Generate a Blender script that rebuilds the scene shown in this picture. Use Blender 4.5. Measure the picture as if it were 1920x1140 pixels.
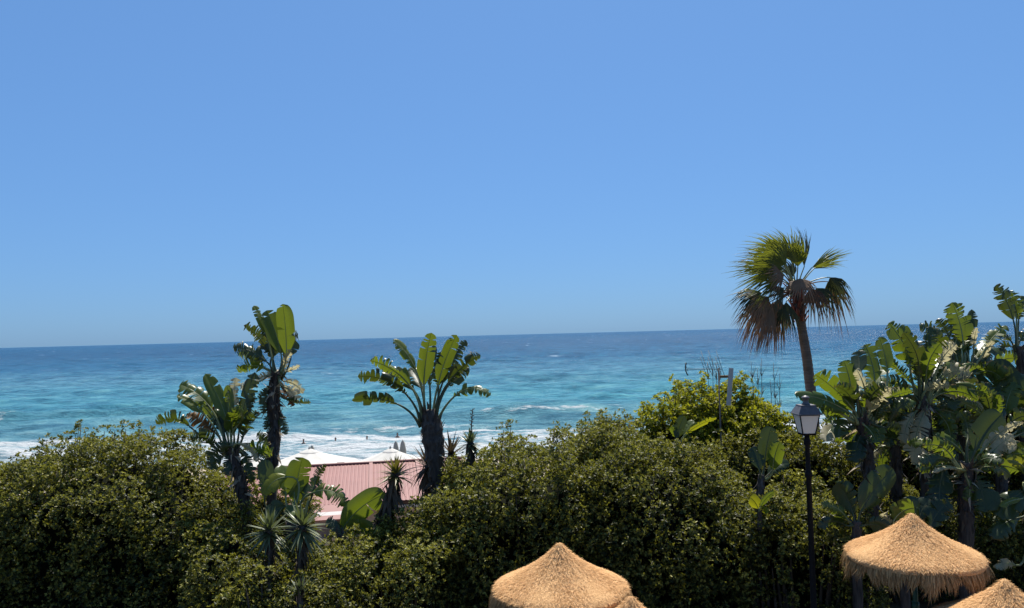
import bpy, math, random
import numpy as np
from mathutils import Vector, Matrix

for o in list(bpy.data.objects):
    bpy.data.objects.remove(o)
SC = bpy.context.scene
COL = SC.collection
R = math.radians

# ---------------------------------------------------------------- camera
FPX, CX, CY = 1450.0, 960.0, 570.0          # focal length and centre in photo pixels (1920 wide)
CAM = Vector((0, 0, 6.0))
PITCH, ROLL = math.atan(55 / FPX), math.atan(50 / 1920)
fwd = Vector((0, math.cos(PITCH), math.sin(PITCH)))
up0 = Vector((0, -math.sin(PITCH), math.cos(PITCH)))
rt0 = Vector((1, 0, 0))
rt = math.cos(ROLL) * rt0 - math.sin(ROLL) * up0
upv = math.cos(ROLL) * up0 + math.sin(ROLL) * rt0
cd = bpy.data.cameras.new('camera')
cam = bpy.data.objects.new('camera', cd)
COL.objects.link(cam)
cam.matrix_world = Matrix(((rt.x, upv.x, -fwd.x, CAM.x), (rt.y, upv.y, -fwd.y, CAM.y),
                           (rt.z, upv.z, -fwd.z, CAM.z), (0, 0, 0, 1)))
cd.sensor_width = 36
cd.lens = 36 * FPX / 1920
cd.clip_end = 120000
SC.camera = cam

# ---------------------------------------------------------------- light
SUN_EL, SUN_AZ = R(59), R(12)               # azimuth from +Y (out to sea) towards +X
w = bpy.data.worlds.new('World')
SC.world = w
w.use_nodes = True
nt = w.node_tree
bg = nt.nodes['Background']
sky = nt.nodes.new('ShaderNodeTexSky')
sky.sky_type = 'NISHITA'
sky.sun_disc = False
sky.sun_elevation = SUN_EL
sky.sun_rotation = SUN_AZ
sky.altitude = 0
sky.air_density = 1.0
sky.dust_density = 0.6
sky.ozone_density = 10.0
# the photograph's camera compresses the sky's range: one even gamma and tint for the whole dome
gm = nt.nodes.new('ShaderNodeGamma')
gm.inputs[1].default_value = 0.45
nt.links.new(sky.outputs[0], gm.inputs[0])
tn = nt.nodes.new('ShaderNodeMix')
tn.data_type = 'RGBA'
tn.blend_type = 'MULTIPLY'
tn.inputs[0].default_value = 1.0
tn.inputs[7].default_value = (1.05, 1.77, 2.74, 1)
nt.links.new(gm.outputs[0], tn.inputs[6])
nt.links.new(tn.outputs[2], bg.inputs[0])
bg.inputs[1].default_value = 0.064
sl = bpy.data.lights.new('sun', 'SUN')
sl.energy = 5.0
sl.angle = R(0.53)
sl.color = (1.0, 0.95, 0.86)
so = bpy.data.objects.new('sun', sl)
COL.objects.link(so)
sdir = Vector((math.sin(SUN_AZ) * math.cos(SUN_EL), math.cos(SUN_AZ) * math.cos(SUN_EL), math.sin(SUN_EL)))
so.rotation_euler = (-sdir).to_track_quat('-Z', 'Y').to_euler()
so.location = (0, 0, 40)
SC.view_settings.view_transform = 'Standard'
SC.view_settings.look = 'None'
SC.view_settings.exposure = 0.9
SC.view_settings.gamma = 1.0
SC.render.engine = 'CYCLES'
SC.cycles.max_bounces = 6
SC.cycles.transparent_max_bounces = 8
SC.cycles.use_denoising = True


def P(x, y, d):
    """photo pixel -> world point whose world Y (distance from the camera towards the sea) is d"""
    r = fwd * FPX + rt * (x - CX) - upv * (y - CY)
    return CAM + r * (d / r.y)


def mpp(d):
    return d / FPX


def ground_z(y):
    if y < 18.5: return 0.0
    if y < 27:
        t = (y - 18.5) / 8.5
        return -3.8 * t * t * (3 - 2 * t)
    if y < 52: return -3.8 - 0.2 * (y - 27) / 25
    return -4.0 - 0.5 * (y - 52) / 8


# ---------------------------------------------------------------- materials
MATS = {}


def nodes(name):
    m = bpy.data.materials.new(name)
    m.use_nodes = True
    t = m.node_tree
    b = t.nodes['Principled BSDF']
    MATS[name] = m
    return m, t, b


def N(t, kind, **kw):
    n = t.nodes.new('ShaderNode' + kind)
    for k, v in kw.items():
        if k in n.inputs:
            n.inputs[k].default_value = v
        else:
            setattr(n, k, v)
    return n


def ramp(t, fac, stops):
    n = t.nodes.new('ShaderNodeValToRGB')
    e = n.color_ramp.elements
    while len(e) < len(stops): e.new(0.5)
    for k, (p, c) in enumerate(stops):
        e[k].position = p
        e[k].color = (*c, 1)
    t.links.new(fac, n.inputs[0])
    return n.outputs[0]


def mixc(t, fac, a, b, mode='MIX'):
    n = t.nodes.new('ShaderNodeMix')
    n.data_type = 'RGBA'
    n.blend_type = mode
    for s, v in ((n.inputs[0], fac), (n.inputs[6], a), (n.inputs[7], b)):
        if hasattr(v, 'links') or hasattr(v, 'is_linked'): t.links.new(v, s)
        elif isinstance(v, (int, float)): s.default_value = v
        else: s.default_value = (*v, 1)
    return n.outputs[2]


def math_(t, op, a, b=0.0, clamp=False):
    n = t.nodes.new('ShaderNodeMath')
    n.operation = op
    n.use_clamp = clamp
    for s, v in ((n.inputs[0], a), (n.inputs[1], b)):
        if hasattr(v, 'is_linked'): t.links.new(v, s)
        else: s.default_value = v
    return n.outputs[0]


def coords(t, scale=(1, 1, 1), kind='Object'):
    tc = t.nodes.new('ShaderNodeTexCoord')
    mp = t.nodes.new('ShaderNodeMapping')
    mp.inputs['Scale'].default_value = scale
    t.links.new(tc.outputs[kind], mp.inputs[0])
    return mp.outputs[0]


def noise(t, vec, scale, detail=4, rough=0.55):
    n = N(t, 'TexNoise', Scale=scale, Detail=detail, Roughness=rough)
    t.links.new(vec, n.inputs['Vector'])
    return n.outputs['Fac']


def bump(t, b, h, strength=0.4, dist=0.02):
    n = N(t, 'Bump', Strength=strength, Distance=dist)
    t.links.new(h, n.inputs['Height'])
    t.links.new(n.outputs[0], b.inputs['Normal'])


def plain(name, c1, c2, scale=6, rough=0.7, stretch=(1, 1, 1), bstr=0.3, bdist=0.02, spec=0.3, metal=0.0):
    m, t, b = nodes(name)
    v = coords(t, stretch)
    f = noise(t, v, scale, 6, 0.6)
    t.links.new(ramp(t, f, [(0.3, c1), (0.7, c2)]), b.inputs['Base Color'])
    b.inputs['Roughness'].default_value = rough
    b.inputs['Specular IOR Level'].default_value = spec
    b.inputs['Metallic'].default_value = metal
    if bstr: bump(t, b, f, bstr, bdist)
    return m


def leafmat(name, dark, light, trans, tfac=0.35, rough=0.4, spec=0.45, attr=False, scale=3.0):
    """leaf: glossy skin over a translucent blade, colour varying per leaf and along it"""
    m, t, b = nodes(name)
    v = coords(t)
    f = noise(t, v, scale, 4, 0.6)
    if attr:
        a = N(t, 'Attribute', attribute_name='tint')
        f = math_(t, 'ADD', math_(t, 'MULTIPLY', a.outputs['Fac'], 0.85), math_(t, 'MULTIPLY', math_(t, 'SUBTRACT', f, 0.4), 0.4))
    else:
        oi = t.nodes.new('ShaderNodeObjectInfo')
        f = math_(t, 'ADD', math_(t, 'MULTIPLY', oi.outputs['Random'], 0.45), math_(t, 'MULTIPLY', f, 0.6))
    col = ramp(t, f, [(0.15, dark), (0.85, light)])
    if name.startswith('paddle'):
        ed = N(t, 'Attribute', attribute_name='edge')
        wn_ = noise(t, v, 7, 4, 0.65)
        k_ = N(t, 'MapRange')
        k_.inputs[1].default_value = 0.95
        k_.inputs[2].default_value = 1.15
        t.links.new(math_(t, 'ADD', math_(t, 'MULTIPLY', ed.outputs['Fac'], 0.62), wn_), k_.inputs[0])
        col = mixc(t, k_.outputs[0], col, (0.22, 0.13, 0.05))
        # side veins and blotches
        col = mixc(t, 0.6, col, ramp(t, noise(t, coords(t), 30, 3, 0.6), [(0.35, (0.72, 0.74, 0.7)), (0.65, (1.25, 1.2, 1.1))]), 'MULTIPLY')
    t.links.new(col, b.inputs['Base Color'])
    b.inputs['Roughness'].default_value = rough
    b.inputs['Specular IOR Level'].default_value = spec
    tr = t.nodes.new('ShaderNodeBsdfTranslucent')
    tcol = mixc(t, 0.75, col, trans)
    t.links.new(tcol, tr.inputs[0])
    mx = t.nodes.new('ShaderNodeMixShader')
    mx.inputs[0].default_value = tfac
    t.links.new(b.outputs[0], mx.inputs[1])
    t.links.new(tr.outputs[0], mx.inputs[2])
    out = t.nodes['Material Output']
    t.links.new(mx.outputs[0], out.inputs[0])
    if not attr:
        vv = coords(t, (1, 1, 1))
        bump(t, b, noise(t, vv, 25, 2), 0.25, 0.01)
    return m


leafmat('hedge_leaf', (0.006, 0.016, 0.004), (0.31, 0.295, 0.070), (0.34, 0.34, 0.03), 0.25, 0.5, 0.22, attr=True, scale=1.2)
leafmat('hedge_leaf_yellow', (0.0234, 0.0468, 0.0065), (0.39, 0.377, 0.0325), (0.468, 0.468, 0.0156), 0.32, 0.5, 0.22, attr=True, scale=1.2)
leafmat('paddle_green', (0.0246, 0.05904, 0.01181), (0.09348, 0.1279, 0.0246), (0.187, 0.2362, 0.007872), 0.36, 0.36, 0.4)
leafmat('paddle_dark', (0.009963, 0.02665, 0.01013), (0.03875, 0.0615, 0.01558), (0.08856, 0.1128, 0.006232), 0.28, 0.34, 0.45)  # shade put into the colour: darker copy of the green blade
leafmat('paddle_yellow', (0.0738, 0.1066, 0.00984), (0.164, 0.1804, 0.0164), (0.3444, 0.3444, 0.0082), 0.40, 0.4, 0.35)
leafmat('paddle_pale', (0.1968, 0.1804, 0.0984), (0.492, 0.4428, 0.2952), (0.5084, 0.4592, 0.246), 0.42, 0.45, 0.4)
leafmat('paddle_dry', (0.082, 0.0369, 0.00984), (0.164, 0.0902, 0.0246), (0.205, 0.082, 0.0164), 0.3, 0.6, 0.2)
leafmat('sword_green', (0.036, 0.06, 0.024), (0.152, 0.168, 0.088), (0.12, 0.152, 0.024), 0.22, 0.4, 0.4)
leafmat('sword_olive', (0.064, 0.064, 0.016), (0.16, 0.144, 0.04), (0.2, 0.176, 0.016), 0.25, 0.45, 0.3)
leafmat('sword_dead', (0.045, 0.032, 0.022), (0.11, 0.085, 0.06), (0.10, 0.07, 0.03), 0.15, 0.7, 0.15)
leafmat('sword_pale', (0.20, 0.15, 0.10), (0.52, 0.44, 0.32), (0.5, 0.4, 0.22), 0.3, 0.6, 0.2)
leafmat('fan_green', (0.056, 0.08, 0.0144), (0.144, 0.16, 0.028), (0.24, 0.256, 0.016), 0.38, 0.4, 0.35)
leafmat('fan_dark', (0.0176, 0.0288, 0.0112), (0.06, 0.064, 0.024), (0.08, 0.088, 0.016), 0.25, 0.45, 0.3)
leafmat('fan_dead', (0.099, 0.0495, 0.0308), (0.264, 0.165, 0.099), (0.176, 0.088, 0.033), 0.25, 0.6, 0.2)
plain('petiole', (0.10, 0.13, 0.05), (0.26, 0.27, 0.13), 8, 0.4, (1, 1, 0.3), 0.2)
plain('petiole_dark', (0.03, 0.045, 0.02), (0.08, 0.09, 0.04), 8, 0.45, (1, 1, 0.3), 0.2)
plain('trunk_fibre', (0.018, 0.014, 0.014), (0.10, 0.085, 0.075), 14, 0.85, (1, 1, 0.18), 0.8, 0.05)
plain('palm_bark', (0.10, 0.065, 0.045), (0.22, 0.155, 0.115), 6, 0.85, (0.6, 0.6, 3.5), 0.8, 0.03)
plain('palm_boot', (0.10, 0.022, 0.014), (0.26, 0.075, 0.045), 9, 0.7, (1, 1, 0.3), 0.6, 0.03)
plain('twig', (0.03, 0.022, 0.016), (0.09, 0.07, 0.05), 12, 0.85)
plain('bare_twig', (0.10, 0.085, 0.075), (0.2, 0.17, 0.15), 12, 0.85)
plain('inner', (0.002, 0.003, 0.0015), (0.007, 0.008, 0.004), 9, 0.95, spec=0.05)  # near-black, so the shrub interior's shade is in the colour
plain('green_paint', (0.010, 0.055, 0.045), (0.014, 0.075, 0.06), 12, 0.4)
plain('black_iron', (0.004, 0.005, 0.006), (0.010, 0.011, 0.013), 20, 0.7, bstr=0.15, spec=0.12)
plain('lantern_roof', (0.05535, 0.05227, 0.05842), (0.09225, 0.0861, 0.08913), 14, 0.5, bstr=0.1, spec=0.5)
plain('aluminium', (0.42, 0.42, 0.42), (0.55, 0.55, 0.54), 20, 0.45, bstr=0.05, spec=0.5)
plain('galvanised', (0.05, 0.045, 0.042), (0.10, 0.09, 0.08), 20, 0.6, bstr=0.1)
plain('rusty', (0.12, 0.06, 0.025), (0.26, 0.16, 0.07), 14, 0.8)
plain('panel_white', (0.3382, 0.3382, 0.326), (0.4059, 0.4059, 0.3936), 4, 0.5, bstr=0.05)
plain('wall_paint', (0.369, 0.2829, 0.2583), (0.4551, 0.3813, 0.3505), 2, 0.8, bstr=0.1)
plain('trim_white', (0.3696, 0.336, 0.3192), (0.4368, 0.4144, 0.3976), 3, 0.7, bstr=0.05)
plain('dark_wood', (0.035, 0.018, 0.013), (0.08, 0.04, 0.03), 6, 0.6)
plain('window_glass', (0.015, 0.018, 0.022), (0.03, 0.035, 0.04), 2, 0.12, bstr=0.0, spec=0.6)
plain('canvas', (0.4182, 0.4043, 0.3694), (0.474, 0.46, 0.4252), 3, 0.85, bstr=0.15)
plain('canvas_grey', (0.30, 0.31, 0.27), (0.42, 0.42, 0.37), 3, 0.85, (1, 1, 0.2), bstr=0.2)
plain('pole_white', (0.6, 0.6, 0.58), (0.7, 0.7, 0.68), 5, 0.5)
plain('skin', (0.28, 0.15, 0.10), (0.34, 0.19, 0.13), 8, 0.6)
plain('hair', (0.02, 0.014, 0.01), (0.04, 0.028, 0.02), 20, 0.6)
plain('wood_rib', (0.10, 0.06, 0.035), (0.2, 0.13, 0.08), 10, 0.8, (1, 1, 0.3))

# thatch: fine straw grain and uneven weathering
m, t, b = nodes('thatch')
v = coords(t)
g1 = noise(t, v, 42, 5, 0.8)
g2 = noise(t, v, 5, 4, 0.6)
c = ramp(t, g1, [(0.32, (0.2864, 0.1502, 0.06089)), (0.50, (0.6303, 0.3614, 0.1624)), (0.66, (0.8595, 0.5491, 0.2792))])
c = mixc(t, math_(t, 'MULTIPLY', g2, 0.5), c, (0.6303, 0.3756, 0.1725))
t.links.new(c, b.inputs['Base Color'])
b.inputs['Roughness'].default_value = 0.9
b.inputs['Specular IOR Level'].default_value = 0.1
bump(t, b, g1, 1.0, 0.03)
leafmat('straw', (0.3821, 0.2064, 0.08118), (0.8595, 0.5539, 0.2842), (0.5731, 0.338, 0.1218), 0.2, 0.8, 0.1, attr=True)
leafmat('straw_fringe', (0.191, 0.1127, 0.05073), (0.5922, 0.3943, 0.1928), (0.3821, 0.263, 0.1015), 0.25, 0.8, 0.1, attr=True)

# frosted lantern glass
m, t, b = nodes('frosted')
b.inputs['Base Color'].default_value = (0.86, 0.84, 0.78, 1)
b.inputs['Roughness'].default_value = 0.25
tr = t.nodes.new('ShaderNodeBsdfTranslucent')
tr.inputs[0].default_value = (0.9, 0.92, 0.92, 1)
mx = t.nodes.new('ShaderNodeMixShader')
mx.inputs[0].default_value = 0.45
t.links.new(b.outputs[0], mx.inputs[1])
t.links.new(tr.outputs[0], mx.inputs[2])
t.links.new(mx.outputs[0], t.nodes['Material Output'].inputs[0])

# painted corrugated sheet
m, t, b = nodes('pink_sheet')
v = coords(t, (1, 1, 1))
f = noise(t, v, 1.3, 5, 0.6)
f2 = noise(t, coords(t, (6, 0.25, 0.25)), 2.0, 4, 0.6)
c = ramp(t, f, [(0.3, (0.1553, 0.05027, 0.04344)), (0.7, (0.2019, 0.07293, 0.06126))])
c = mixc(t, math_(t, 'MULTIPLY', f2, 0.45), c, (0.2253, 0.09049, 0.07572))
t.links.new(c, b.inputs['Base Color'])
b.inputs['Roughness'].default_value = 0.6

# ground: dry soil and turf in the garden, sand beyond the bank
m, t, b = nodes('earth')
v = coords(t)
sep = t.nodes.new('ShaderNodeSeparateXYZ')
t.links.new(v, sep.inputs[0])
f = noise(t, v, 0.9, 7, 0.65)
fy = math_(t, 'ADD', sep.outputs[1], math_(t, 'MULTIPLY', f, 5.0))
k = N(t, 'MapRange')
k.inputs[1].default_value = 27
k.inputs[2].default_value = 30
t.links.new(fy, k.inputs[0])
soil = ramp(t, f, [(0.3, (0.05, 0.045, 0.025)), (0.7, (0.13, 0.10, 0.06))])
sand = ramp(t, f, [(0.3, (0.2624, 0.2099, 0.1443)), (0.7, (0.3542, 0.2952, 0.2165))])
t.links.new(mixc(t, k.outputs[0], soil, sand), b.inputs['Base Color'])
b.inputs['Roughness'].default_value = 0.95
bump(t, b, noise(t, v, 6, 5), 0.6, 0.05)

# sea: colour by depth of water (shelf, then deep), chop relief and painted chop shading, broken foam where the swell breaks, painted sun flecks
m, t, b = nodes('sea_water')
v = coords(t)
sep = t.nodes.new('ShaderNodeSeparateXYZ')
t.links.new(v, sep.inputs[0])
big = noise(t, coords(t, (0.5, 1, 1)), 0.012, 10, 0.66)
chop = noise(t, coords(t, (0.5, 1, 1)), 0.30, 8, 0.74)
dist = math_(t, 'ADD', sep.outputs[1], math_(t, 'MULTIPLY', math_(t, 'SUBTRACT', big, 0.5), math_(t, 'MULTIPLY', sep.outputs[1], 0.5)))
lg = math_(t, 'LOGARITHM', dist, 10.0)          # log10 metres from the garden
mr = N(t, 'MapRange')
mr.inputs[1].default_value = 1.8
mr.inputs[2].default_value = 3.3
t.links.new(lg, mr.inputs[0])
def lp(d): return (math.log10(d) - 1.8) / 1.5
wc = ramp(t, mr.outputs[0], [(lp(66), (0.1989, 0.2897, 0.328)), (lp(88), (0.09945, 0.2396, 0.2981)), (lp(125), (0.05265, 0.2148, 0.2833)),
                             (lp(210), (0.055, 0.172, 0.248)), (lp(330), (0.014, 0.086, 0.165)), (lp(700), (0.008, 0.052, 0.112)),
                             (lp(1900), (0.009, 0.052, 0.108))])
con = ramp(t, chop, [(0.38, (0.45, 0.56, 0.64)), (0.51, (1, 1, 1)), (0.65, (2.1, 1.5, 1.30))])  # light and dark of the wave slopes painted into the colour
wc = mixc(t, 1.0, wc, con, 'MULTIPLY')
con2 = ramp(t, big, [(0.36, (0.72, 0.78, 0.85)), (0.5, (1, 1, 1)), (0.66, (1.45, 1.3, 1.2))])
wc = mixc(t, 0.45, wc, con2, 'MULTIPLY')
at = N(t, 'Attribute', attribute_name='foam')
fn = noise(t, coords(t, (0.42, 1, 1)), 0.8, 8, 0.74)
fo = math_(t, 'ADD', at.outputs['Fac'], math_(t, 'MULTIPLY', math_(t, 'SUBTRACT', fn, 0.5), 2.6))
fm = N(t, 'MapRange')
fm.inputs[1].default_value = 0.42
fm.inputs[2].default_value = 0.72
t.links.new(fo, fm.inputs[0])
cap_glints = noise(t, coords(t, (0.16, 0.42, 1)), 0.30, 6, 0.7)  # whitecap specks that double as painted sun glints
cap_glint_mask = N(t, 'MapRange')
cap_glint_mask.inputs[1].default_value = 0.66
cap_glint_mask.inputs[2].default_value = 0.72
t.links.new(cap_glints, cap_glint_mask.inputs[0])
allf = math_(t, 'MAXIMUM', fm.outputs[0], math_(t, 'MULTIPLY', cap_glint_mask.outputs[0], 0.8), clamp=True)
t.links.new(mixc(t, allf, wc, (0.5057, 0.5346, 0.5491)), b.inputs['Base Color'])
ro = N(t, 'MapRange')
ro.inputs[3].default_value = 0.26
ro.inputs[4].default_value = 0.9
t.links.new(allf, ro.inputs[0])
t.links.new(ro.outputs[0], b.inputs['Roughness'])
b.inputs['IOR'].default_value = 1.33
b.inputs['Specular IOR Level'].default_value = 0.09
bump(t, b, math_(t, 'ADD', math_(t, 'MULTIPLY', chop, 1.0), math_(t, 'MULTIPLY', fn, 0.25)), 1.0, 1.6)


# ---------------------------------------------------------------- mesh helpers
def link(name, me, parent=None, mat=None):
    o = bpy.data.objects.new(name, me)
    COL.objects.link(o)
    if parent: o.parent = parent
    if mat and me and not me.materials: me.materials.append(MATS[mat])
    return o


def mesh(name, V, F, smooth=True):
    me = bpy.data.meshes.new(name)
    me.from_pydata([tuple(v) for v in V], [], F)
    if smooth: me.polygons.foreach_set('use_smooth', [True] * len(me.polygons))
    me.update()
    return me


def empty(name, loc, label, cat, group=None):
    o = bpy.data.objects.new(name, None)
    o.empty_display_size = 0.3
    COL.objects.link(o)
    o.location = loc
    tag(o, label, cat, group)
    return o


def tag(o, label=None, cat=None, group=None, kind=None):
    for k, v in (('label', label), ('category', cat), ('group', group), ('kind', kind)):
        if v: o[k] = v
    return o


def tube(pts, rad, seg=8, V=None, F=None, cap=True):
    V = [] if V is None else V
    F = [] if F is None else F
    pts = [Vector(p) for p in pts]
    n = len(pts)
    base = len(V)
    ref = None
    for i, p in enumerate(pts):
        T = (pts[min(i + 1, n - 1)] - pts[max(i - 1, 0)])
        T = T.normalized() if T.length > 1e-9 else Vector((0, 0, 1))
        if ref is None:
            ref = T.orthogonal().normalized()
        ref = (ref - T * ref.dot(T))
        ref = ref.normalized() if ref.length > 1e-6 else T.orthogonal().normalized()
        bi = T.cross(ref)
        r = rad[i] if hasattr(rad, '__len__') else rad
        for k in range(seg):
            a = 2 * math.pi * k / seg
            V.append(p + ref * (r * math.cos(a)) + bi * (r * math.sin(a)))
    for i in range(n - 1):
        for k in range(seg):
            a, b_ = base + i * seg + k, base + i * seg + (k + 1) % seg
            F.append((a, b_, b_ + seg, a + seg))
    if cap:
        F.append(tuple(base + k for k in reversed(range(seg))))
        F.append(tuple(base + (n - 1) * seg + k for k in range(seg)))
    return V, F


def box(c, s, V=None, F=None, rot=None):
    V = [] if V is None else V
    F = [] if F is None else F
    k = len(V)
    for dx in (-.5, .5):
        for dy in (-.5, .5):
            for dz in (-.5, .5):
                q = Vector((dx * s[0], dy * s[1], dz * s[2]))
                if rot: q = rot @ q
                V.append(Vector(c) + q)
    F += [(k, k + 1, k + 3, k + 2), (k + 4, k + 6, k + 7, k + 5), (k, k + 4, k + 5, k + 1), (k + 2, k + 3, k + 7, k + 6),
          (k, k + 2, k + 6, k + 4), (k + 1, k + 5, k + 7, k + 3)]
    return V, F


def bez(a, c, b_, n):
    return [a * (1 - s) ** 2 + c * (2 * s * (1 - s)) + b_ * s * s for s in (i / n for i in range(n + 1))]


def npmesh(name, V, F, tint=None, smooth=False):
    """V (n,3) array, F (m,3|4) array"""
    me = bpy.data.meshes.new(name)
    k = F.shape[1]
    me.vertices.add(len(V))
    me.vertices.foreach_set('co', V.astype(np.float32).ravel())
    me.loops.add(F.size)
    me.loops.foreach_set('vertex_index', F.astype(np.int32).ravel())
    me.polygons.add(len(F))
    me.polygons.foreach_set('loop_start', np.arange(0, F.size, k, dtype=np.int32))
    me.polygons.foreach_set('loop_total', np.full(len(F), k, dtype=np.int32))
    if smooth: me.polygons.foreach_set('use_smooth', np.ones(len(F), dtype=bool))
    me.update(calc_edges=True)
    if tint is not None:
        a = me.attributes.new('tint', 'FLOAT', 'POINT')
        a.data.foreach_set('value', tint.astype(np.float32))
    return me


def unit(a):
    return a / np.maximum(np.linalg.norm(a, axis=-1, keepdims=True), 1e-9)


# ---------------------------------------------------------------- ground and sea
ys = [-60, -10, 0, 8, 14, 18.5] + [18.5 + 8.5 * k / 12 for k in range(1, 13)] + [32, 40, 52, 60, 68, 76, 110, 400]
xs = [-500, -200, -80] + list(range(-40, 41, 4)) + [80, 200, 500]
V, F = [], []
for y in ys:
    for x in xs: V.append((x, y, ground_z(y) if y <= 76 else -6.5))
for i in range(len(ys) - 1):
    for j in range(len(xs) - 1):
        a = i * len(xs) + j
        F.append((a, a + 1, a + 1 + len(xs), a + len(xs)))
tag(link('ground', mesh('ground', V, F), None, 'earth'), kind='structure')

SEA_Z = -4.5
rs = np.random.default_rng(5)
yy = 53 * np.exp(np.arange(0, math.log(60000 / 53), 0.0058))
uu = np.linspace(-1, 1, 360)
Y = np.repeat(yy[:, None], len(uu), 1)
X = uu[None, :] * (0.95 * Y + 70)
dyl = np.gradient(yy)[:, None]
Z = np.zeros_like(X)
for k in range(46):
    L = 2.2 * (1.09 ** k) * rs.uniform(0.9, 1.1)
    th = rs.normal(0.15, 0.42)
    kx, ky = 2 * math.pi / L * math.sin(th), 2 * math.pi / L * math.cos(th)
    amp = 0.0105 * L ** 0.72 * (1.0 if L < 25 else 0.6)
    att = np.clip((L - 2.2 * dyl) / (2.2 * dyl), 0, 1)
    ph = kx * X + ky * Y + rs.uniform(0, 6.28)
    Z += amp * att * (np.sin(ph) + 0.25 * np.cos(2 * ph))
foam = np.zeros_like(X)


def wob(x, s, sd):
    r_ = np.random.default_rng(sd)
    o_ = 0
    for k in range(5):
        o_ = o_ + np.sin(x / (s * 0.62 ** k) + r_.uniform(0, 6.28)) * 0.6 ** k
    return o_ / 2.0


# swells: (distance at x=0, slope, height, x centre, x half length, breaking 0..1)
swells = [(113, 0.02, 1.0, -62, 26, 0.0), (121, 0.0, 0.9, -44, 12, 0.0), (112, 0.02, 0.6, -76, 6, 1.0), (99, 0.0, 0.8, 5, 12, 0.45), (150, 0.02, 0.35, 20, 70, 0.0),
          (104, 0.0, 0.4, 30, 30, 0.0), (190, 0.01, 0.3, -40, 80, 0.0), (135, -0.02, 0.32, 60, 50, 0.0), (91, 0.0, 0.40, -22, 26, 0.6),
          (84, 0.0, 0.35, 0, 90, 1.0), (78, 0.01, 0.3, 0, 90, 1.0), (72, 0.0, 0.22, 0, 90, .85), (66, 0.0, .12, 0, 90, .6), (61.5, 0, .06, 0, 90, .7)]
for i, (y0, sl_, h, xc, xh, br) in enumerate(swells):
    yc = y0 + sl_ * X + 1.6 * wob(X, 14, 40 + i)
    env = np.exp(-((X - xc) / xh) ** 4)
    dlt = Y - yc
    Z += h * env * np.where(dlt < 0, np.exp(-(dlt / 1.3) ** 2), np.exp(-(dlt / 3.2) ** 2))
    if br:
        foam = np.maximum(foam, br * env * np.exp(-((dlt + 0.9) / 1.5) ** 2) * (0.75 + 0.35 * wob(X, 9, 80 + i)))
edge = 88 + 0.06 * X + 2.0 * wob(X, 18, 7)
foam = np.maximum(foam, 0.56 * np.clip((edge - Y) / 4.0, 0, 1))
foam = np.maximum(foam, 0.62 * np.clip((edge - 6 - Y) / 5.0, 0, 1) * np.clip((Y - 66) / 6, 0, 1) * (0.8 + 0.3 * wob(X, 11, 9)))
foam = np.maximum(foam, 0.9 * np.exp(-((Y - (87.5 + 0.05 * X + 1.5 * wob(X, 18, 7))) / 1.6) ** 2) * np.clip(0.75 + 0.5 * wob(X, 22, 12), 0, 1))
# earth curvature lets the far edge sink behind the horizon line
Z = Z * np.clip((Y - 54) / 10, 0.12, 1) + SEA_Z - Y ** 2 / (2 * 6.371e6 * 1.15)
nr, nc = X.shape
idx = np.arange(nr * nc).reshape(nr, nc)
Fq = np.stack([idx[:-1, :-1], idx[:-1, 1:], idx[1:, 1:], idx[1:, :-1]], -1).reshape(-1, 4)
me = npmesh('sea', np.stack([X, Y, Z], -1).reshape(-1, 3), Fq, smooth=True)
a = me.attributes.new('foam', 'FLOAT', 'POINT')
a.data.foreach_set('value', foam.astype(np.float32).ravel())
tag(link('sea', me, None, 'sea_water'), kind='structure')

# ---------------------------------------------------------------- leafy shrubs
def rosettes(pos, axis, rng, ln, wd, nl, tint0, tintv):
    """leaf whorls at shoot tips: folded kite leaves"""
    n = len(pos)
    axis = unit(axis)
    ref = unit(np.cross(axis, unit(rng.normal(size=(n, 3)))))
    bi = np.cross(axis, ref)
    rt_ = np.clip(tint0 + rng.normal(0, tintv, n), 0, 1)
    Vs, Ts = [], []
    for k in range(nl):
        az = 2 * math.pi * k / nl * 1.0 + rng.uniform(-.4, .4, n)
        el = rng.uniform(R(-5), R(45), n) if k < nl - 4 else rng.uniform(R(30), R(80), n)
        rad = ref * np.cos(az)[:, None] + bi * np.sin(az)[:, None]
        d = rad * np.cos(el)[:, None] + axis * np.sin(el)[:, None]
        up = -rad * np.sin(el)[:, None] + axis * np.cos(el)[:, None]
        sd = np.cross(d, up)
        L = (ln * rng.uniform(.65, 1.2, n))[:, None]
        W = (wd * rng.uniform(.7, 1.2, n))[:, None]
        b0 = pos + d * L * 0.12
        mid = pos + d * L * 0.62
        tip = pos + d * L - up * L * 0.15 * rng.uniform(-.5, 1.5, n)[:, None]
        lf = mid + sd * W + up * W * 0.35
        rg = mid - sd * W + up * W * 0.35
        Vs.append(np.stack([b0, lf, tip, rg], 1))
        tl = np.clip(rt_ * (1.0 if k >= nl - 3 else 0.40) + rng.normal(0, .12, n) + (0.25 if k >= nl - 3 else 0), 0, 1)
        Ts.append(np.repeat(tl[:, None], 4, 1))
    Vv = np.concatenate(Vs).reshape(-1, 3)
    q = np.arange(len(Vv) // 4)[:, None] * 4
    Ff = np.concatenate([q + np.array([[0, 1, 2]]), q + np.array([[0, 2, 3]])])
    return Vv, Ff, np.concatenate(Ts).ravel()


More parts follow.
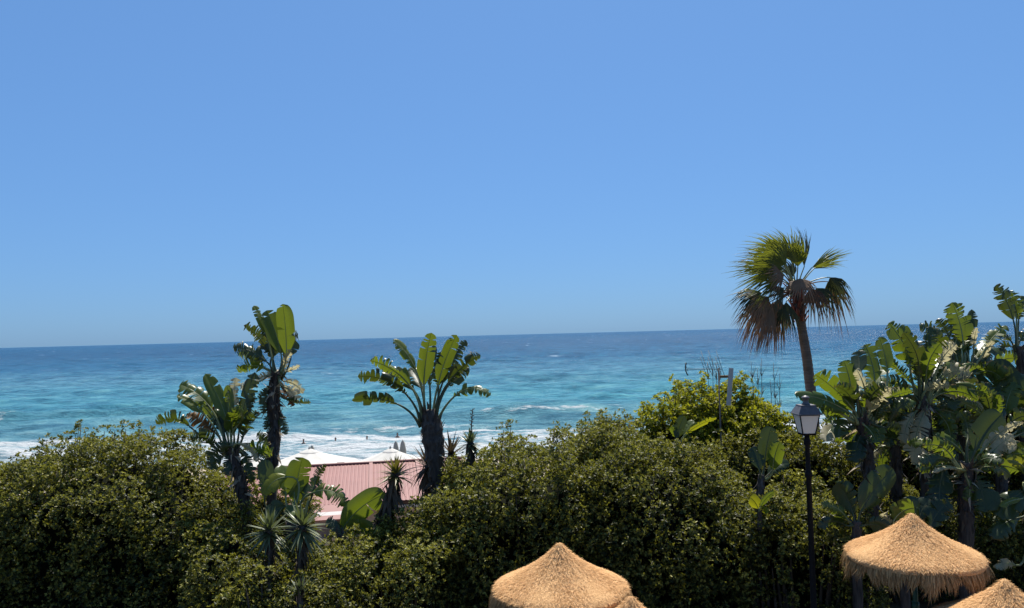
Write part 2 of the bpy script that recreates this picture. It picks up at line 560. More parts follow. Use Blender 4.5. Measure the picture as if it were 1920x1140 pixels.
def shrub(name, label, cat, group, outline, dc, df, n=2.5, seed=1, mat='hedge_leaf', spacing=0.42, rl=(0.20, 0.46), per=50,
          ln=0.078, wd=0.0185, tint=0.38, extra=(), zbase=None, back=-0.9, nl=7):
    rng = np.random.default_rng(seed)
    ox = [p[0] for p in outline]
    pts = [P(p[0], p[1], dc) for p in outline]
    wx = np.array([p.x for p in pts])
    wz = np.array([p.z for p in pts])
    zb = ground_z(df) if zbase is None else zbase
    x0, x1 = wx[0], wx[-1]
    mk = rng.normal(0, 2.2, (5, 3))
    mp_ = rng.uniform(0, 6.28, 5)

    def surf(u, phi):
        x = x0 + (x1 - x0) * u
        zc = np.interp(x, wx, wz) - zb
        k = np.clip(1 - np.abs(2 * u - 1) ** 5, 0.02, 1) ** 0.6
        s, c_ = np.sin(phi), np.cos(phi)
        aa = np.sign(s) * np.abs(s) ** (2 / n)
        bb = np.abs(c_) ** (2 / n)
        depth = (dc - df) * k
        under = min(1.0, .42 * (dc - df)) * np.clip(1 - bb * 1.12, 0, 1) * (aa > 0)        # the face leans back under its own top
        p = np.stack([x, dc - depth * aa + under, zb + zc * bb], -1)
        nn = np.stack([(2 * u - 1) ** 5 * 0.5, -np.sign(s) * np.abs(s) ** (2 - 2 / n) / depth, np.abs(c_) ** (2 - 2 / n) / np.maximum(zc, .3)], -1)
        nn[:, 1:] = nn[:, 1:] / np.linalg.norm(nn[:, 1:], axis=1, keepdims=True)
        nn = unit(nn)
        h = sum(np.sin(p @ kv + kp) for kv, kp in zip(mk, mp_)) / len(mk)
        return p + nn * (0.50 * h * (0.3 + 0.7 * bb) - 0.10)[:, None] * np.clip(1.2 - np.abs(2 * u - 1) ** 6, 0, 1)[:, None], nn

    ph = np.linspace(back, R(88), 90)
    p_, _ = surf(np.full(90, .5), ph)
    arc = np.concatenate([[0], np.cumsum(np.linalg.norm(np.diff(p_, axis=0), axis=1))])
    nlobe = int((x1 - x0) * arc[-1] / spacing ** 2)
    gu, ga = max(2, int((x1 - x0) / spacing)), max(2, int(arc[-1] / spacing))
    nlobe = gu * ga
    U_, A_ = np.meshgrid((np.arange(gu) + .5) / gu, (np.arange(ga) + .5) / ga)
    u = np.clip(U_.ravel() + rng.uniform(-.75, .75, nlobe) / gu, .005, .995)
    phi = np.interp(np.clip(A_.ravel() + rng.uniform(-.75, .75, nlobe) / ga, 0, 1) * arc[-1], arc, ph)
    c, nn = surf(u, phi)
    r = rng.uniform(*rl, nlobe) * np.where(rng.random(nlobe) < .2, .7, 1)
    c = c - nn * (r * rng.uniform(.6, 1.15, nlobe))[:, None]
    # stray shoots standing clear of the outline
    ns = int((x1 - x0) * 4.5)
    su, sph = rng.uniform(.04, .96, ns), rng.uniform(-.5, .95, ns)
    sc_, sn_ = surf(su, sph)
    sc_ = sc_ + sn_ * rng.uniform(.02, .17, ns)[:, None] + np.array([0, 0, .05])
    c = np.vstack([c, sc_])
    nn = np.vstack([nn, sn_])
    r = np.append(r, rng.uniform(.07, .15, ns))
    for (ex, ey, ed, er) in extra:
        q = P(ex, ey, ed)
        c = np.vstack([c, [[q.x, q.y, q.z]]])
        nn = np.vstack([nn, [[0, -.2, 1]]])
        r = np.append(r, er)
    cnt = np.maximum((per * (r / .38) ** 2).astype(int), 6)
    li = np.repeat(np.arange(len(c)), cnt)
    d = unit(rng.normal(size=(len(li), 3)) + nn[li] * 1.1)
    pos = c[li] + d * (r[li] * rng.uniform(.62, 1.14, len(li)))[:, None]
    ax = d + np.array([0, 0, .55]) + rng.normal(0, .3, d.shape)
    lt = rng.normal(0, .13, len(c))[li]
    # second layer of leaves further in, darker in tint
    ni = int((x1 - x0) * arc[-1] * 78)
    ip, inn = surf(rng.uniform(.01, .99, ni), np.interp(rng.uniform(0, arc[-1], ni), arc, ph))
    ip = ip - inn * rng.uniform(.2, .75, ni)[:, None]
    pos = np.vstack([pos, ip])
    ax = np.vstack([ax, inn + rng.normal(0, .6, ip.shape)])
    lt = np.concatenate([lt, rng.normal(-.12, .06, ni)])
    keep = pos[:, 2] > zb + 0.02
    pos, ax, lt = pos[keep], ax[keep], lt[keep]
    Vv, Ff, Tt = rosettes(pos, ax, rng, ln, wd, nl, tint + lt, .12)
    b_ = P(sum(ox) / len(ox), 900, (dc + df) / 2)
    base = Vector((b_.x, (dc + df) / 2, zb))
    th = empty(name, base, label, cat, group)
    fo = link('foliage', npmesh('foliage', Vv - np.array(base), Ff, Tt), th, mat)
    fo['kind'] = 'stuff'
    # near-black sheet below the leaves, standing in for the shaded interior
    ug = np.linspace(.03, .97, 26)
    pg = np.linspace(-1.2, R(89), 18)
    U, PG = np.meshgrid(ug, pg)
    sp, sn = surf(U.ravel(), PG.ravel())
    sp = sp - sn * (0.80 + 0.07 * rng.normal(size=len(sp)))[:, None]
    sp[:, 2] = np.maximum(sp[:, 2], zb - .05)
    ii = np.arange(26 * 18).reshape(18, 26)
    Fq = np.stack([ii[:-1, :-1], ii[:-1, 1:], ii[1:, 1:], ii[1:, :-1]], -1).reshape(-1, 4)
    link('inner_shade', npmesh('inner_shade', sp - np.array(base), Fq), th, 'inner')
    # stems from the ground to the lobes
    sv, sf = [], []
    pick = rng.choice(len(c), min(26, len(c)), replace=False)
    for j in pick:
        q = Vector(c[j]) - base
        root = Vector((q.x * .8, 0.45 + rng.uniform(-.15, .15), -.05))
        q = q - Vector(nn[j]) * .3
        tube(bez(root, Vector((q.x * .9, q.y * .3 + .3, q.z * .4)), q, 5), [0.05, .045, .035, .028, .02, .012], 5, sv, sf)
    for (ex, ey, ed, er) in extra:
        q = P(ex, ey, ed) - base
        tube([q - Vector((.1, .1, 1.0)), q - Vector((.05, 0, .5)), q], [.02, .014, .006], 5, sv, sf)
    link('stem', mesh('stem', sv, sf), th, 'twig')
    return th


HG = 'clipped hedge shrubs along the garden edge'
shrub('hedge_shrub', 'large rounded olive green shrub with twiggy sprigs, left of the leaning bird-of-paradise trunks', 'shrub', HG,
      [(-160, 915), (-60, 890), (0, 876), (40, 868), (80, 850), (120, 836), (165, 822), (215, 810), (262, 812), (290, 826), (330, 850), (370, 882), (405, 912), (440, 960), (470, 1010)],
      17.6, 14.3, 2.3, 11, extra=[(152, 797, 17.6, .09), (147, 808, 17.6, .12), (142, 818, 17.6, .15), (128, 822, 17.6, .18), (88, 826, 17.6, .12), (84, 838, 17.6, .15), (106, 834, 17.5, .16), (78, 850, 17.5, .16),
                                  (32, 862, 17.4, .14), (60, 854, 17.5, .15), (262, 804, 17.6, .17), (196, 808, 17.6, .15), (236, 804, 17.6, .16), (215, 808, 17.6, .16), (170, 814, 17.6, .16), (346, 868, 17.3, .12)])
shrub('hedge_shrub', 'low dark green shrub behind the pair of spiky yuccas, below the small banana', 'shrub', HG,
      [(360, 985), (400, 965), (440, 972), (480, 990), (540, 1010), (600, 1020), (650, 1035)], 15.9, 14.0, 2.6, 12)
shrub('hedge_shrub', 'small pale green shrub in front of the leaning shaggy yucca', 'shrub', HG,
      [(590, 1050), (615, 1012), (650, 1000), (690, 1010), (730, 1018), (760, 1000), (800, 990), (840, 1010)], 15.2, 13.6, 2.2, 13, tint=.56)
shrub('hedge_shrub', 'leafy green shrub at the foot of the thick bird-of-paradise trunk', 'shrub', HG,
      [(690, 1010), (715, 980), (745, 962), (775, 955), (805, 948), (840, 930), (880, 925), (930, 950)], 16.4, 14.4, 2.4, 14, tint=.5)
shrub('hedge_shrub', 'tall dense hedge shrub behind the thatched parasol with green and olive leaves', 'shrub', HG,
      [(800, 985), (826, 905), (850, 868), (890, 850), (925, 820), (955, 805), (985, 820), (1015, 816), (1050, 806), (1090, 812), (1120, 805), (1150, 800), (1190, 815), (1230, 870)],
      17.4, 14.0, 2.5, 15, extra=[(944, 806, 17.4, .17), (958, 800, 17.4, .13), (1040, 803, 17.4, .15), (1098, 797, 17.4, .14), (1104, 803, 17.4, .12), (868, 862, 17, .14)])
shrub('hedge_shrub', 'tall dense hedge shrub in front of the yellow-green bush and aerial mast', 'shrub', HG,
      [(1040, 880), (1080, 830), (1110, 812), (1140, 794), (1165, 786), (1200, 798), (1240, 812), (1290, 828), (1330, 838), (1362, 866), (1385, 900), (1400, 950)],
      17.2, 13.9, 2.5, 16, extra=[(1162, 784, 17.2, .16), (1180, 790, 17.2, .14), (1128, 800, 17.2, .13)])
shrub('hedge_shrub', 'dark shrub below the street lantern with pale leaf tips', 'shrub', HG,
      [(1370, 960), (1400, 925), (1440, 915), (1475, 920), (1510, 935), (1560, 950), (1620, 965), (1660, 990)], 15.6, 14.2, 2.8, 17, tint=.42)
shrub('hedge_shrub', 'low shrub with pale tips in front of the yucca stems', 'shrub', HG,
      [(420, 1110), (450, 1080), (490, 1078), (530, 1090), (560, 1085), (600, 1072), (640, 1070), (680, 1090)], 14.1, 13.2, 2.4, 30, tint=.45)
shrub('round_shrub', 'small rounded grey-green shrub just left of the lantern post', 'shrub', None,
      [(1440, 925), (1455, 895), (1480, 880), (1510, 880), (1535, 892), (1560, 920)], 16.4, 15.4, 2.0, 18, tint=.5, spacing=.34, rl=(.16, .3), ln=.07)
shrub('hedge_shrub', 'deep green hedge shrub under the bird-of-paradise grove behind the thatched parasol', 'shrub', HG,
      [(1580, 975), (1640, 940), (1700, 925), (1780, 930), (1850, 925), (1920, 915), (2000, 920), (2080, 940)], 17.4, 15.6, 3.0, 19, tint=.25)
YB = 'yellow-green bushes behind the hedge'
shrub('yellow_bush', 'bright yellow-green bush around the aerial mast', 'shrub', YB,
      [(1255, 790), (1265, 745), (1290, 722), (1320, 712), (1350, 716), (1385, 716), (1415, 732), (1445, 752), (1475, 772), (1500, 790), (1530, 830)],
      20.0, 18.6, 2.2, 21, 'hedge_leaf_yellow', tint=.6, ln=.1, wd=.024, per=60, zbase=-0.6, extra=[(1318, 708, 20, .14), (1390, 712, 20, .15), (1272, 738, 20, .16)])
shrub('yellow_bush', 'smaller yellow-green bush at the left foot of the aerial-mast bush', 'shrub', YB,
      [(1190, 830), (1204, 785), (1222, 765), (1245, 752), (1270, 760), (1295, 772), (1320, 800)],
      19.2, 18.0, 2.1, 22, 'hedge_leaf_yellow', tint=.5, ln=.1, wd=.024, per=60, zbase=-0.3, extra=[(1246, 746, 19.2, .13), (1214, 765, 19.2, .14), (1268, 728, 19.4, .14)])
shrub('dark_bush', 'dark shaded bush behind the lantern between yellow bush and grove', 'shrub', None,
      [(1340, 880), (1370, 812), (1410, 800), (1460, 796), (1500, 800), (1550, 812), (1600, 830), (1640, 870)], 18.4, 17.2, 2.6, 23, tint=.3)
shrub('dark_bush', 'tall dark bush filling the shade behind the bird-of-paradise grove', 'shrub', None,
      [(1560, 880), (1590, 830), (1640, 780), (1700, 750), (1760, 742), (1830, 735), (1900, 730), (1980, 750), (2060, 830)], 20.2, 18.9, 2.6, 29, tint=.25, zbase=-.5)
shrub('rear_bush', 'low brownish bush beside the pink roof, behind the slim bird-of-paradise stems', 'shrub', None,
      [(340, 930), (375, 898), (410, 898), (440, 905), (470, 908), (500, 905), (530, 905), (560, 915), (585, 940), (600, 970)], 18.6, 17.6, 2.2, 24, tint=.35)


# ---------------------------------------------------------------- paddle leaves (bird of paradise, banana)
def wprof(t):
    return max(0.03, min(1, t / .26) ** .65 * max(0, 1 - max(0, (t - .66) / .34) ** 2.2) ** .5)


def paddle(parent, base, root, bp, tp, d0, dd, w, roll, sag, tear, mat, rng, pet='petiole', prad=0.022, steps=22):
    """one leaf of a plant: blade from pixel bp to tp at distance d0 (tip at d0+dd), petiole back to root point"""
    A, C = P(*bp, d0), P(*tp, d0 + dd)
    tear = min(1, tear * 1.1 + .08)
    chord = C - A
    perp2 = Vector((tp[1] - bp[1], -(tp[0] - bp[0])))
    if perp2.length > 0 and perp2.y > 0: perp2 = -perp2
    pn = perp2.normalized() if perp2.length else Vector((0, -1))
    mpx = ((bp[0] + tp[0]) / 2 + pn.x * sag * 2, (bp[1] + tp[1]) / 2 + pn.y * sag * 2)
    M = P(mpx[0], mpx[1], d0 + dd * 0.5)
    W = w * mpp(d0) * 0.48
    curve = bez(A, M, C, steps)
    V, F, E = [], [], []
    face = (CAM - A).normalized()
    q = Matrix.Rotation(R(roll), 3, chord.normalized())
    nrm = q @ face
    Ss, Ns, Ts = [], [], []
    for i in range(steps + 1):
        T = (curve[min(i + 1, steps)] - curve[max(i - 1, 0)]).normalized()
        S = T.cross(nrm)
        S = S.normalized() if S.length > 1e-4 else T.orthogonal()
        Ss.append(S); Ts.append(T); Ns.append(S.cross(T))
    for sg in (1, -1):
        cuts = [0] + [i for i in range(1, steps) if rng.random() < tear * (0.45 + 0.4 * (i / steps))] + [steps]
        fold0 = R(rng.uniform(8, 24))
        fz = {c_: (rng.uniform(0, .25) if rng.random() < .5 else rng.uniform(.3, .75)) for c_ in cuts}
        for a, b_ in zip(cuts[:-1], cuts[1:]):
            dr = fold0 + (R(rng.gauss(-8, 24)) * min(1, tear * 1.3) if tear else 0)
            sh = 0.32 + (rng.uniform(-.26, .28) * tear)
            lk = 1.0 - rng.random() * 0.26 * tear
            k0 = len(V)
            cen = (a + b_) / 2
            for i in range(a, b_ + 1):
                tt = i / steps
                ww = W * wprof(tt) * lk
                if i in (a, b_) and b_ - a >= 1 and tear: ww *= 0.93
                row = []
                for cidx, f in enumerate((0.0, 0.34, 0.68, 1.0)):
                    ang = fold0 * (0.4 + 0.6 * f) + (dr - fold0) * f * f - R(26) * f * f * (0.5 + tear)
                    off = Ss[i] * (sg * ww * f * math.cos(ang)) + Ns[i] * (ww * f * math.sin(ang)) + Ts[i] * (ww * f * sh * (1 - tt * .6))
                    pull = Vector()
                    if tear and (i == a or i == b_) and 0 < i < steps:
                        nb = curve[min(max(int(cen), 0), steps)]
                        pull = (nb - curve[i]).normalized() * (chord.length / steps * rng.uniform(.2, .85) * max(0, f - fz[i]) / (1 - fz[i])) if (nb - curve[i]).length > 1e-6 else Vector()
                    V.append(curve[i] + off + pull - base)
                    E.append(max(f ** 3, (tt - .85) / .15) * (.55 + .45 * tear))
            rn = 4
            for i in range(b_ - a):
                for cidx in range(rn - 1):
                    p0 = k0 + i * rn + cidx
                    f_ = (p0, p0 + 1, p0 + rn + 1, p0 + rn)
                    F.append(f_ if sg > 0 else f_[::-1])
    me_ = mesh('leaf', V, F)
    me_.attributes.new('edge', 'FLOAT', 'POINT').data.foreach_set('value', E)
    lf = link('leaf', me_, parent, mat)
    t0 = (curve[1] - curve[0]).normalized()
    L = (A - root).length
    pc = bez(root, A - t0 * L * 0.5, A, 7) + curve[1:-1:2] + [curve[-1]]
    n = len(pc)
    rr = [prad * (1.35 - 1.25 * i / (n - 1) + max(0, .7 - .25 * i)) * (1 if i < 8 else .8) for i in range(n)]
    pc = [p - base - (Ns[0] * 0.004 if i > 7 else Vector()) for i, p in enumerate(pc)]
    pv, pf = tube(pc, rr, 6)
    link('petiole', mesh('petiole', pv, pf), lf, pet)
    return lf


def shaggy_trunk(parent, base, path, rad, rng, nflake=60, mat='trunk_fibre', name='trunk'):
    """tapered trunk of overlapping old leaf bases with split fibres standing off it"""
    path = [Vector(p) for p in path]
    # resample
    fine = []
    for i in range(len(path) - 1):
        for s in range(6):
            fine.append(path[i].lerp(path[i + 1], s / 6))
    fine.append(path[-1])
    rr = np.interp(np.linspace(0, 1, len(fine)), np.linspace(0, 1, len(rad)), rad)
    V, F = tube([p - base for p in fine], [r_ * (1 + 0.10 * math.sin(i * 2.1) + rng.uniform(-.06, .06)) for i, r_ in enumerate(rr)], 14)
    V = [v + Vector((rng.uniform(-1, 1), rng.uniform(-1, 1), 0)) * 0.012 for v in V]
    tr = link(name, mesh(name, V, F), parent, mat)
    fv, ff = [], []
    for k in range(nflake):
        s = rng.random() ** 0.9 * (len(fine) - 2)
        i = int(s)
        p = fine[i].lerp(fine[i + 1], s - i)
        r_ = rr[i]
        a = rng.uniform(0, 6.283)
        out = Vector((math.cos(a), math.sin(a), 0))
        side = Vector((-math.sin(a), math.cos(a), 0))
        L = rng.uniform(.12, .34)
        wv = rng.uniform(.015, .05)
        p0 = p + out * r_ * .92
        dn = Vector((0, 0, 1)) * (1 if rng.random() < .6 else -1)
        p1 = p0 + dn * L * .6 + out * rng.uniform(.01, .06)
        p2 = p0 + dn * L + out * rng.uniform(.03, .16) + side * rng.uniform(-.05, .05)
        kk = len(fv)
        for q, ws in ((p0, 1), (p1, .8), (p2, .12)):
            fv += [q + side * wv * ws - base, q - side * wv * ws - base]
        ff += [(kk, kk + 1, kk + 3, kk + 2), (kk + 2, kk + 3, kk + 5, kk + 4)]
    fl = link('leaf_base_fibres', mesh('leaf_base_fibres', fv, ff), tr, mat)
    fl['kind'] = 'stuff'
    return tr


MATKEY = {'g': 'paddle_green', 'd': 'paddle_dark', 'y': 'paddle_yellow', 'p': 'paddle_pale', 'b': 'paddle_dry'}


def plant(name, label, cat, group, d, trunk_px, trunk_w, crown, leaves, seed, nflake=60, prad=0.022, spread=0.15, extra=0, ext=(60, 110), foot=0.0):
    """trunk_px bottom->top pixel path (ends at the crown); leaves: (bx,by,tx,ty,w,roll,dd,sag,tear,mat)"""
    rng = random.Random(seed)
    bot = P(*trunk_px[0], d)
    gz = ground_z(d)
    base = Vector((bot.x, d, gz))
    th = empty(name, base, label, cat, group)
    path = [P(*p, d) for p in trunk_px]
    lean = path[0] - path[1]
    if path[0].z > gz + .1:
        path = [Vector((path[0].x, d + foot, gz - .05))] + path
        trunk_w = [trunk_w[0]] + list(trunk_w)
    shaggy_trunk(th, base, path, [x * mpp(d) / 2 for x in trunk_w], rng, nflake)
    leaves = list(leaves)
    for k in range(extra):                      # older leaves all round the crown
        a = R(rng.uniform(-15, 195)) if k % 3 else R(rng.uniform(190, 350))
        pl = rng.uniform(14, 46)
        L_ = rng.uniform(*ext) * (1.0 if k % 3 else .8)
        bx, by = crown[0] + pl * math.cos(a), crown[1] - 8 - pl * math.sin(a)
        a2 = a + rng.uniform(-.3, .3)
        leaves.append((bx, by, bx + L_ * math.cos(a2), by - L_ * math.sin(a2) * .9, rng.uniform(28, 42), rng.uniform(-45, 45), rng.uniform(-.5, .8),
                       rng.uniform(3, 12), rng.choice((.3, .5, .7, .85, .95)), rng.choice('ddgggggp')))
    for (bx, by, tx, ty, w_, roll, dd, sag, tear, mk) in leaves:
        rx = crown[0] + max(-14, min(14, (bx - crown[0]) * .35)) * (prad / .024)
        dep = d + rng.uniform(-spread, spread) + (0.10 if dd > 0 else -0.05)
        root = P(rx, crown[1] + rng.uniform(-4, 12), d + (dep - d) * .3)
        paddle(th, base, root, (bx, by), (tx, ty), dep, dd, w_, roll, sag, tear, MATKEY[mk], rng,
               'petiole' if mk in 'gyp' else 'petiole_dark', prad)
    return th


BG = 'giant bird-of-paradise plants'
S3 = plant('bird_of_paradise', 'lone giant bird-of-paradise with fan of upright leaves on thick dark trunk, before the pink roof', 'plant', BG, 18.0,
      [(824, 960), (820, 900), (813, 830), (809, 795), (805, 768)], [20, 24, 40, 40, 22], (804, 792), [
          (795, 722, 809, 624, 36, 28, -.1, 3, .06, 'g'), (780, 694, 738, 636, 24, 38, .1, 4, .25, 'g'),
          (768, 722, 694, 676, 38, -28, .2, 8, .6, 'g'), (762, 740, 671, 706, 40, -35, -.3, 12, .6, 'd'),
          (748, 759, 660, 751, 32, -42, -.2, 8, .45, 'd'), (821, 722, 856, 628, 34, 30, .1, 3, .15, 'g'),
          (829, 720, 874, 638, 30, -35, .2, 4, .65, 'd'), (840, 718, 901, 666, 40, 32, .1, 5, .7, 'd'),
          (850, 745, 920, 741, 30, -40, -.2, 15, .75, 'g'), (822, 724, 826, 660, 36, -20, .45, 2, .4, 'd'),
          (790, 728, 768, 690, 40, 25, .5, 3, .3, 'd'), (806, 726, 812, 648, 36, -40, .5, 3, .3, 'd'),
          (838, 726, 880, 690, 34, -20, .4, 4, .5, 'd'), (776, 732, 716, 690, 36, 20, .5, 6, .5, 'd')], 3, 120, .026)

S1 = plant('bird_of_paradise', 'tall slim bird-of-paradise with ragged dead leaves under its upright crown, by the big rounded shrub', 'plant', BG, 18.2,
      [(509, 905), (511, 850), (516, 800), (512, 760), (516, 700)], [20, 24, 18, 24, 16], (520, 700), [
          (527, 664, 500, 582, 40, 22, .1, 3, .05, 'g'), (537, 666, 530, 570, 36, -30, -.1, 2, .1, 'g'),
          (500, 628, 476, 573, 20, 35, .1, 2, .25, 'g'), (506, 664, 457, 610, 36, -32, .1, 5, .75, 'd'),
          (500, 678, 437, 650, 42, 30, -.2, 6, .8, 'd'), (498, 690, 447, 698, 40, -35, -.1, 8, .65, 'g'),
          (546, 666, 556, 640, 24, 20, .2, 2, .2, 'd'), (532, 668, 548, 606, 32, 45, .3, 2, .2, 'g'),
          (512, 672, 490, 615, 38, -15, .4, 3, .5, 'd'), (531, 698, 562, 685, 16, 40, -.2, -2, .8, 'p'),
          (533, 715, 568, 738, 20, 30, -.2, 6, .9, 'p'), (534, 748, 582, 754, 26, 55, -.2, -3, .9, 'd'),
          (511, 708, 484, 713, 20, -30, -.2, 6, .9, 'p'), (510, 738, 486, 748, 20, -30, -.2, 6, .9, 'd'),
          (525, 722, 548, 762, 26, 20, -.3, 5, .9, 'b'), (508, 720, 494, 776, 24, -20, -.2, 4, .9, 'd'),
          (530, 700, 545, 655, 18, 10, -.2, 2, .9, 'p'), (516, 760, 498, 806, 26, 10, -.2, 2, .8, 'd'),
          (519, 770, 536, 815, 26, -10, -.2, 2, .8, 'd'), (505, 838, 482, 812, 30, -20, .1, 2, .7, 'd')], 4, 170, .02, extra=5, ext=(30, 50))

S2 = plant('bird_of_paradise', 'short bird-of-paradise with torn drooping leaves and an orange dry leaf, beside the slim tall one', 'plant', BG, 17.2,
      [(462, 960), (452, 910), (440, 860), (434, 838)], [18, 20, 20, 16], (434, 846), [
          (428, 796, 385, 701, 30, 24, .1, 4, .03, 'g'), (428, 790, 426, 722, 22, -35, .1, 2, .03, 'g'),
          (394, 764, 338, 720, 44, 25, .1, 5, .5, 'g'), (382, 776, 332, 741, 24, 38, -.1, 3, .25, 'g'),
          (356, 800, 293, 795, 38, -48, -.2, 12, .9, 'd'), (404, 812, 350, 776, 36, 20, -.1, 4, .7, 'b'),
          (402, 836, 358, 824, 46, -30, -.3, 10, .9, 'd'), (439, 806, 442, 708, 36, 32, .1, 2, .75, 'p'),
          (450, 800, 478, 698, 40, -25, .2, 3, .6, 'd'), (454, 822, 482, 772, 38, 20, -.2, 4, .95, 'd'),
          (461, 798, 477, 735, 28, 40, .3, 2, .5, 'd'), (447, 832, 482, 866, 22, 25, -.2, 8, .8, 'p'),
          (410, 800, 366, 748, 40, -25, .4, 5, .5, 'g'), (424, 810, 396, 762, 34, 15, .4, 3, .6, 'b'),
          (432, 836, 396, 870, 34, -20, -.2, 12, .9, 'd'), (444, 840, 428, 892, 36, 10, -.2, 6, .9, 'd'),
          (452, 842, 472, 905, 34, -15, -.1, 5, .8, 'd'), (420, 806, 404, 736, 30, -40, .4, 3, .4, 'd'),
          (448, 806, 456, 750, 30, 30, .3, 2, .6, 'd')], 5, 120, .02, extra=6, ext=(30, 55))

BN = 'small bananas in the hedge'
plant('banana_plant', 'small sunlit banana with broad yellow-green leaves between the yuccas and the pink roof', 'plant', BN, 16.5,
      [(545, 1010), (546, 980), (548, 962)], [16, 18, 14], (548, 965), [
          (556, 944, 568, 858, 48, 15, .1, 4, .08, 'g'), (540, 894, 498, 928, 34, 25, -.3, 10, .1, 'y'),
          (496, 935, 494, 862, 32, -15, .1, 4, .05, 'd'), (536, 930, 528, 872, 40, 40, .3, 3, .15, 'g'),
          (590, 912, 612, 871, 24, 25, .2, 4, .6, 'd'), (582, 925, 652, 952, 46, -30, -.1, 18, .9, 'g'),
          (552, 935, 544, 880, 44, -25, .3, 2, .1, 'y'), (560, 950, 548, 968, 30, 20, -.3, 5, .2, 'g'),
          (536, 950, 512, 972, 36, 0, -.2, 8, .2, 'd'), (568, 935, 604, 900, 34, -30, .3, 5, .5, 'd')], 6, 20, .02)
plant('banana_plant', 'banana with one broad green leaf slanting up before the pink eave', 'plant', BN, 15.8,
      [(640, 1040), (640, 1015), (640, 1002)], [14, 14, 12], (640, 1004), [
          (640, 996, 722, 926, 50, 18, .1, 10, .08, 'g'), (645, 1000, 700, 1008, 40, 30, -.1, 14, .15, 'g'),
          (638, 1000, 612, 975, 30, 20, .1, 4, .3, 'd')], 7, 12, .02)
plant('banana_plant', 'young banana shoots with yellow-green blades on top of the hedge, below the aerial', 'plant', BN, 17.6,
      [(1276, 850), (1276, 835), (1276, 828)], [12, 12, 10], (1276, 830), [
          (1268, 824, 1283, 780, 22, 25, .1, 2, .05, 'd'), (1284, 815, 1344, 784, 16, 40, -.1, 4, .5, 'y'),
          (1270, 822, 1258, 800, 16, 15, -.1, 2, .1, 'g'), (1282, 820, 1300, 788, 22, -30, .2, 2, .2, 'g')], 8, 6, .012)
plant('banana_plant', 'banana with two upright shaded leaves, between the hedge and the lantern', 'plant', BN, 15.6,
      [(1424, 940), (1426, 915), (1428, 890)], [14, 14, 12], (1428, 893), [
          (1434, 866, 1446, 800, 34, 15, .1, 2, .04, 'd'), (1449, 882, 1462, 828, 32, -20, -.2, 3, .04, 'g'),
          (1424, 880, 1410, 838, 30, 20, .2, 2, .1, 'd'), (1440, 890, 1480, 868, 26, -30, .1, 5, .2, 'd')], 9, 10, .018, foot=.9)
plant('banana_plant', 'tiny banana seedling with yellow leaves low in the hedge beside the lantern', 'plant', BN, 15.0,
      [(1424, 985), (1424, 970), (1424, 960)], [8, 8, 7], (1424, 962), [
          (1422, 954, 1407, 932, 24, 20, -.1, 2, .05, 'y'), (1426, 950, 1452, 922, 12, 20, -.1, 3, .1, 'g'),
          (1426, 958, 1440, 962, 16, 15, -.2, 3, .1, 'y')], 10, 4, .01, foot=1.4)

# the grove on the right
R1 = plant('bird_of_paradise', 'bird-of-paradise with broad bright leaves reaching over the lantern', 'plant', BG, 16.0,
      [(1640, 1000), (1632, 900), (1622, 820), (1614, 782)], [20, 22, 22, 18], (1614, 790), [
          (1596, 738, 1582, 676, 38, 18, .1, 3, .05, 'g'), (1602, 770, 1528, 702, 54, -20, .1, 5, .45, 'g'),
          (1596, 776, 1490, 739, 36, 30, -.3, 8, .3, 'g'), (1610, 700, 1608, 658, 32, -20, .3, 2, .1, 'd'),
          (1640, 715, 1622, 646, 44, 24, .3, 4, .35, 'g'), (1664, 700, 1648, 632, 30, -30, .3, 3, .15, 'g'),
          (1630, 776, 1670, 728, 38, 25, -.3, 6, .7, 'p'), (1622, 732, 1606, 692, 24, 20, -.1, 2, .5, 'p'),
          (1668, 794, 1704, 750, 40, -20, -.2, 6, .85, 'd'), (1568, 798, 1551, 828, 28, 10, -.4, 6, .15, 'p'),
          (1596, 790, 1572, 820, 44, 35, -.4, 10, .3, 'd'), (1640, 790, 1660, 745, 44, -35, -.1, 4, .6, 'd'),
          (1612, 760, 1570, 735, 50, 10, .4, 6, .2, 'd'), (1640, 740, 1648, 684, 50, -10, .5, 3, .3, 'g'),
          (1625, 800, 1606, 868, 46, 15, -.3, 8, .5, 'd'), (1590, 786, 1544, 772, 38, -35, .2, 9, .4, 'g'),
          (1648, 760, 1690, 735, 36, 30, .3, 6, .8, 'p')], 21, 120, .024, extra=20, ext=(40, 75))
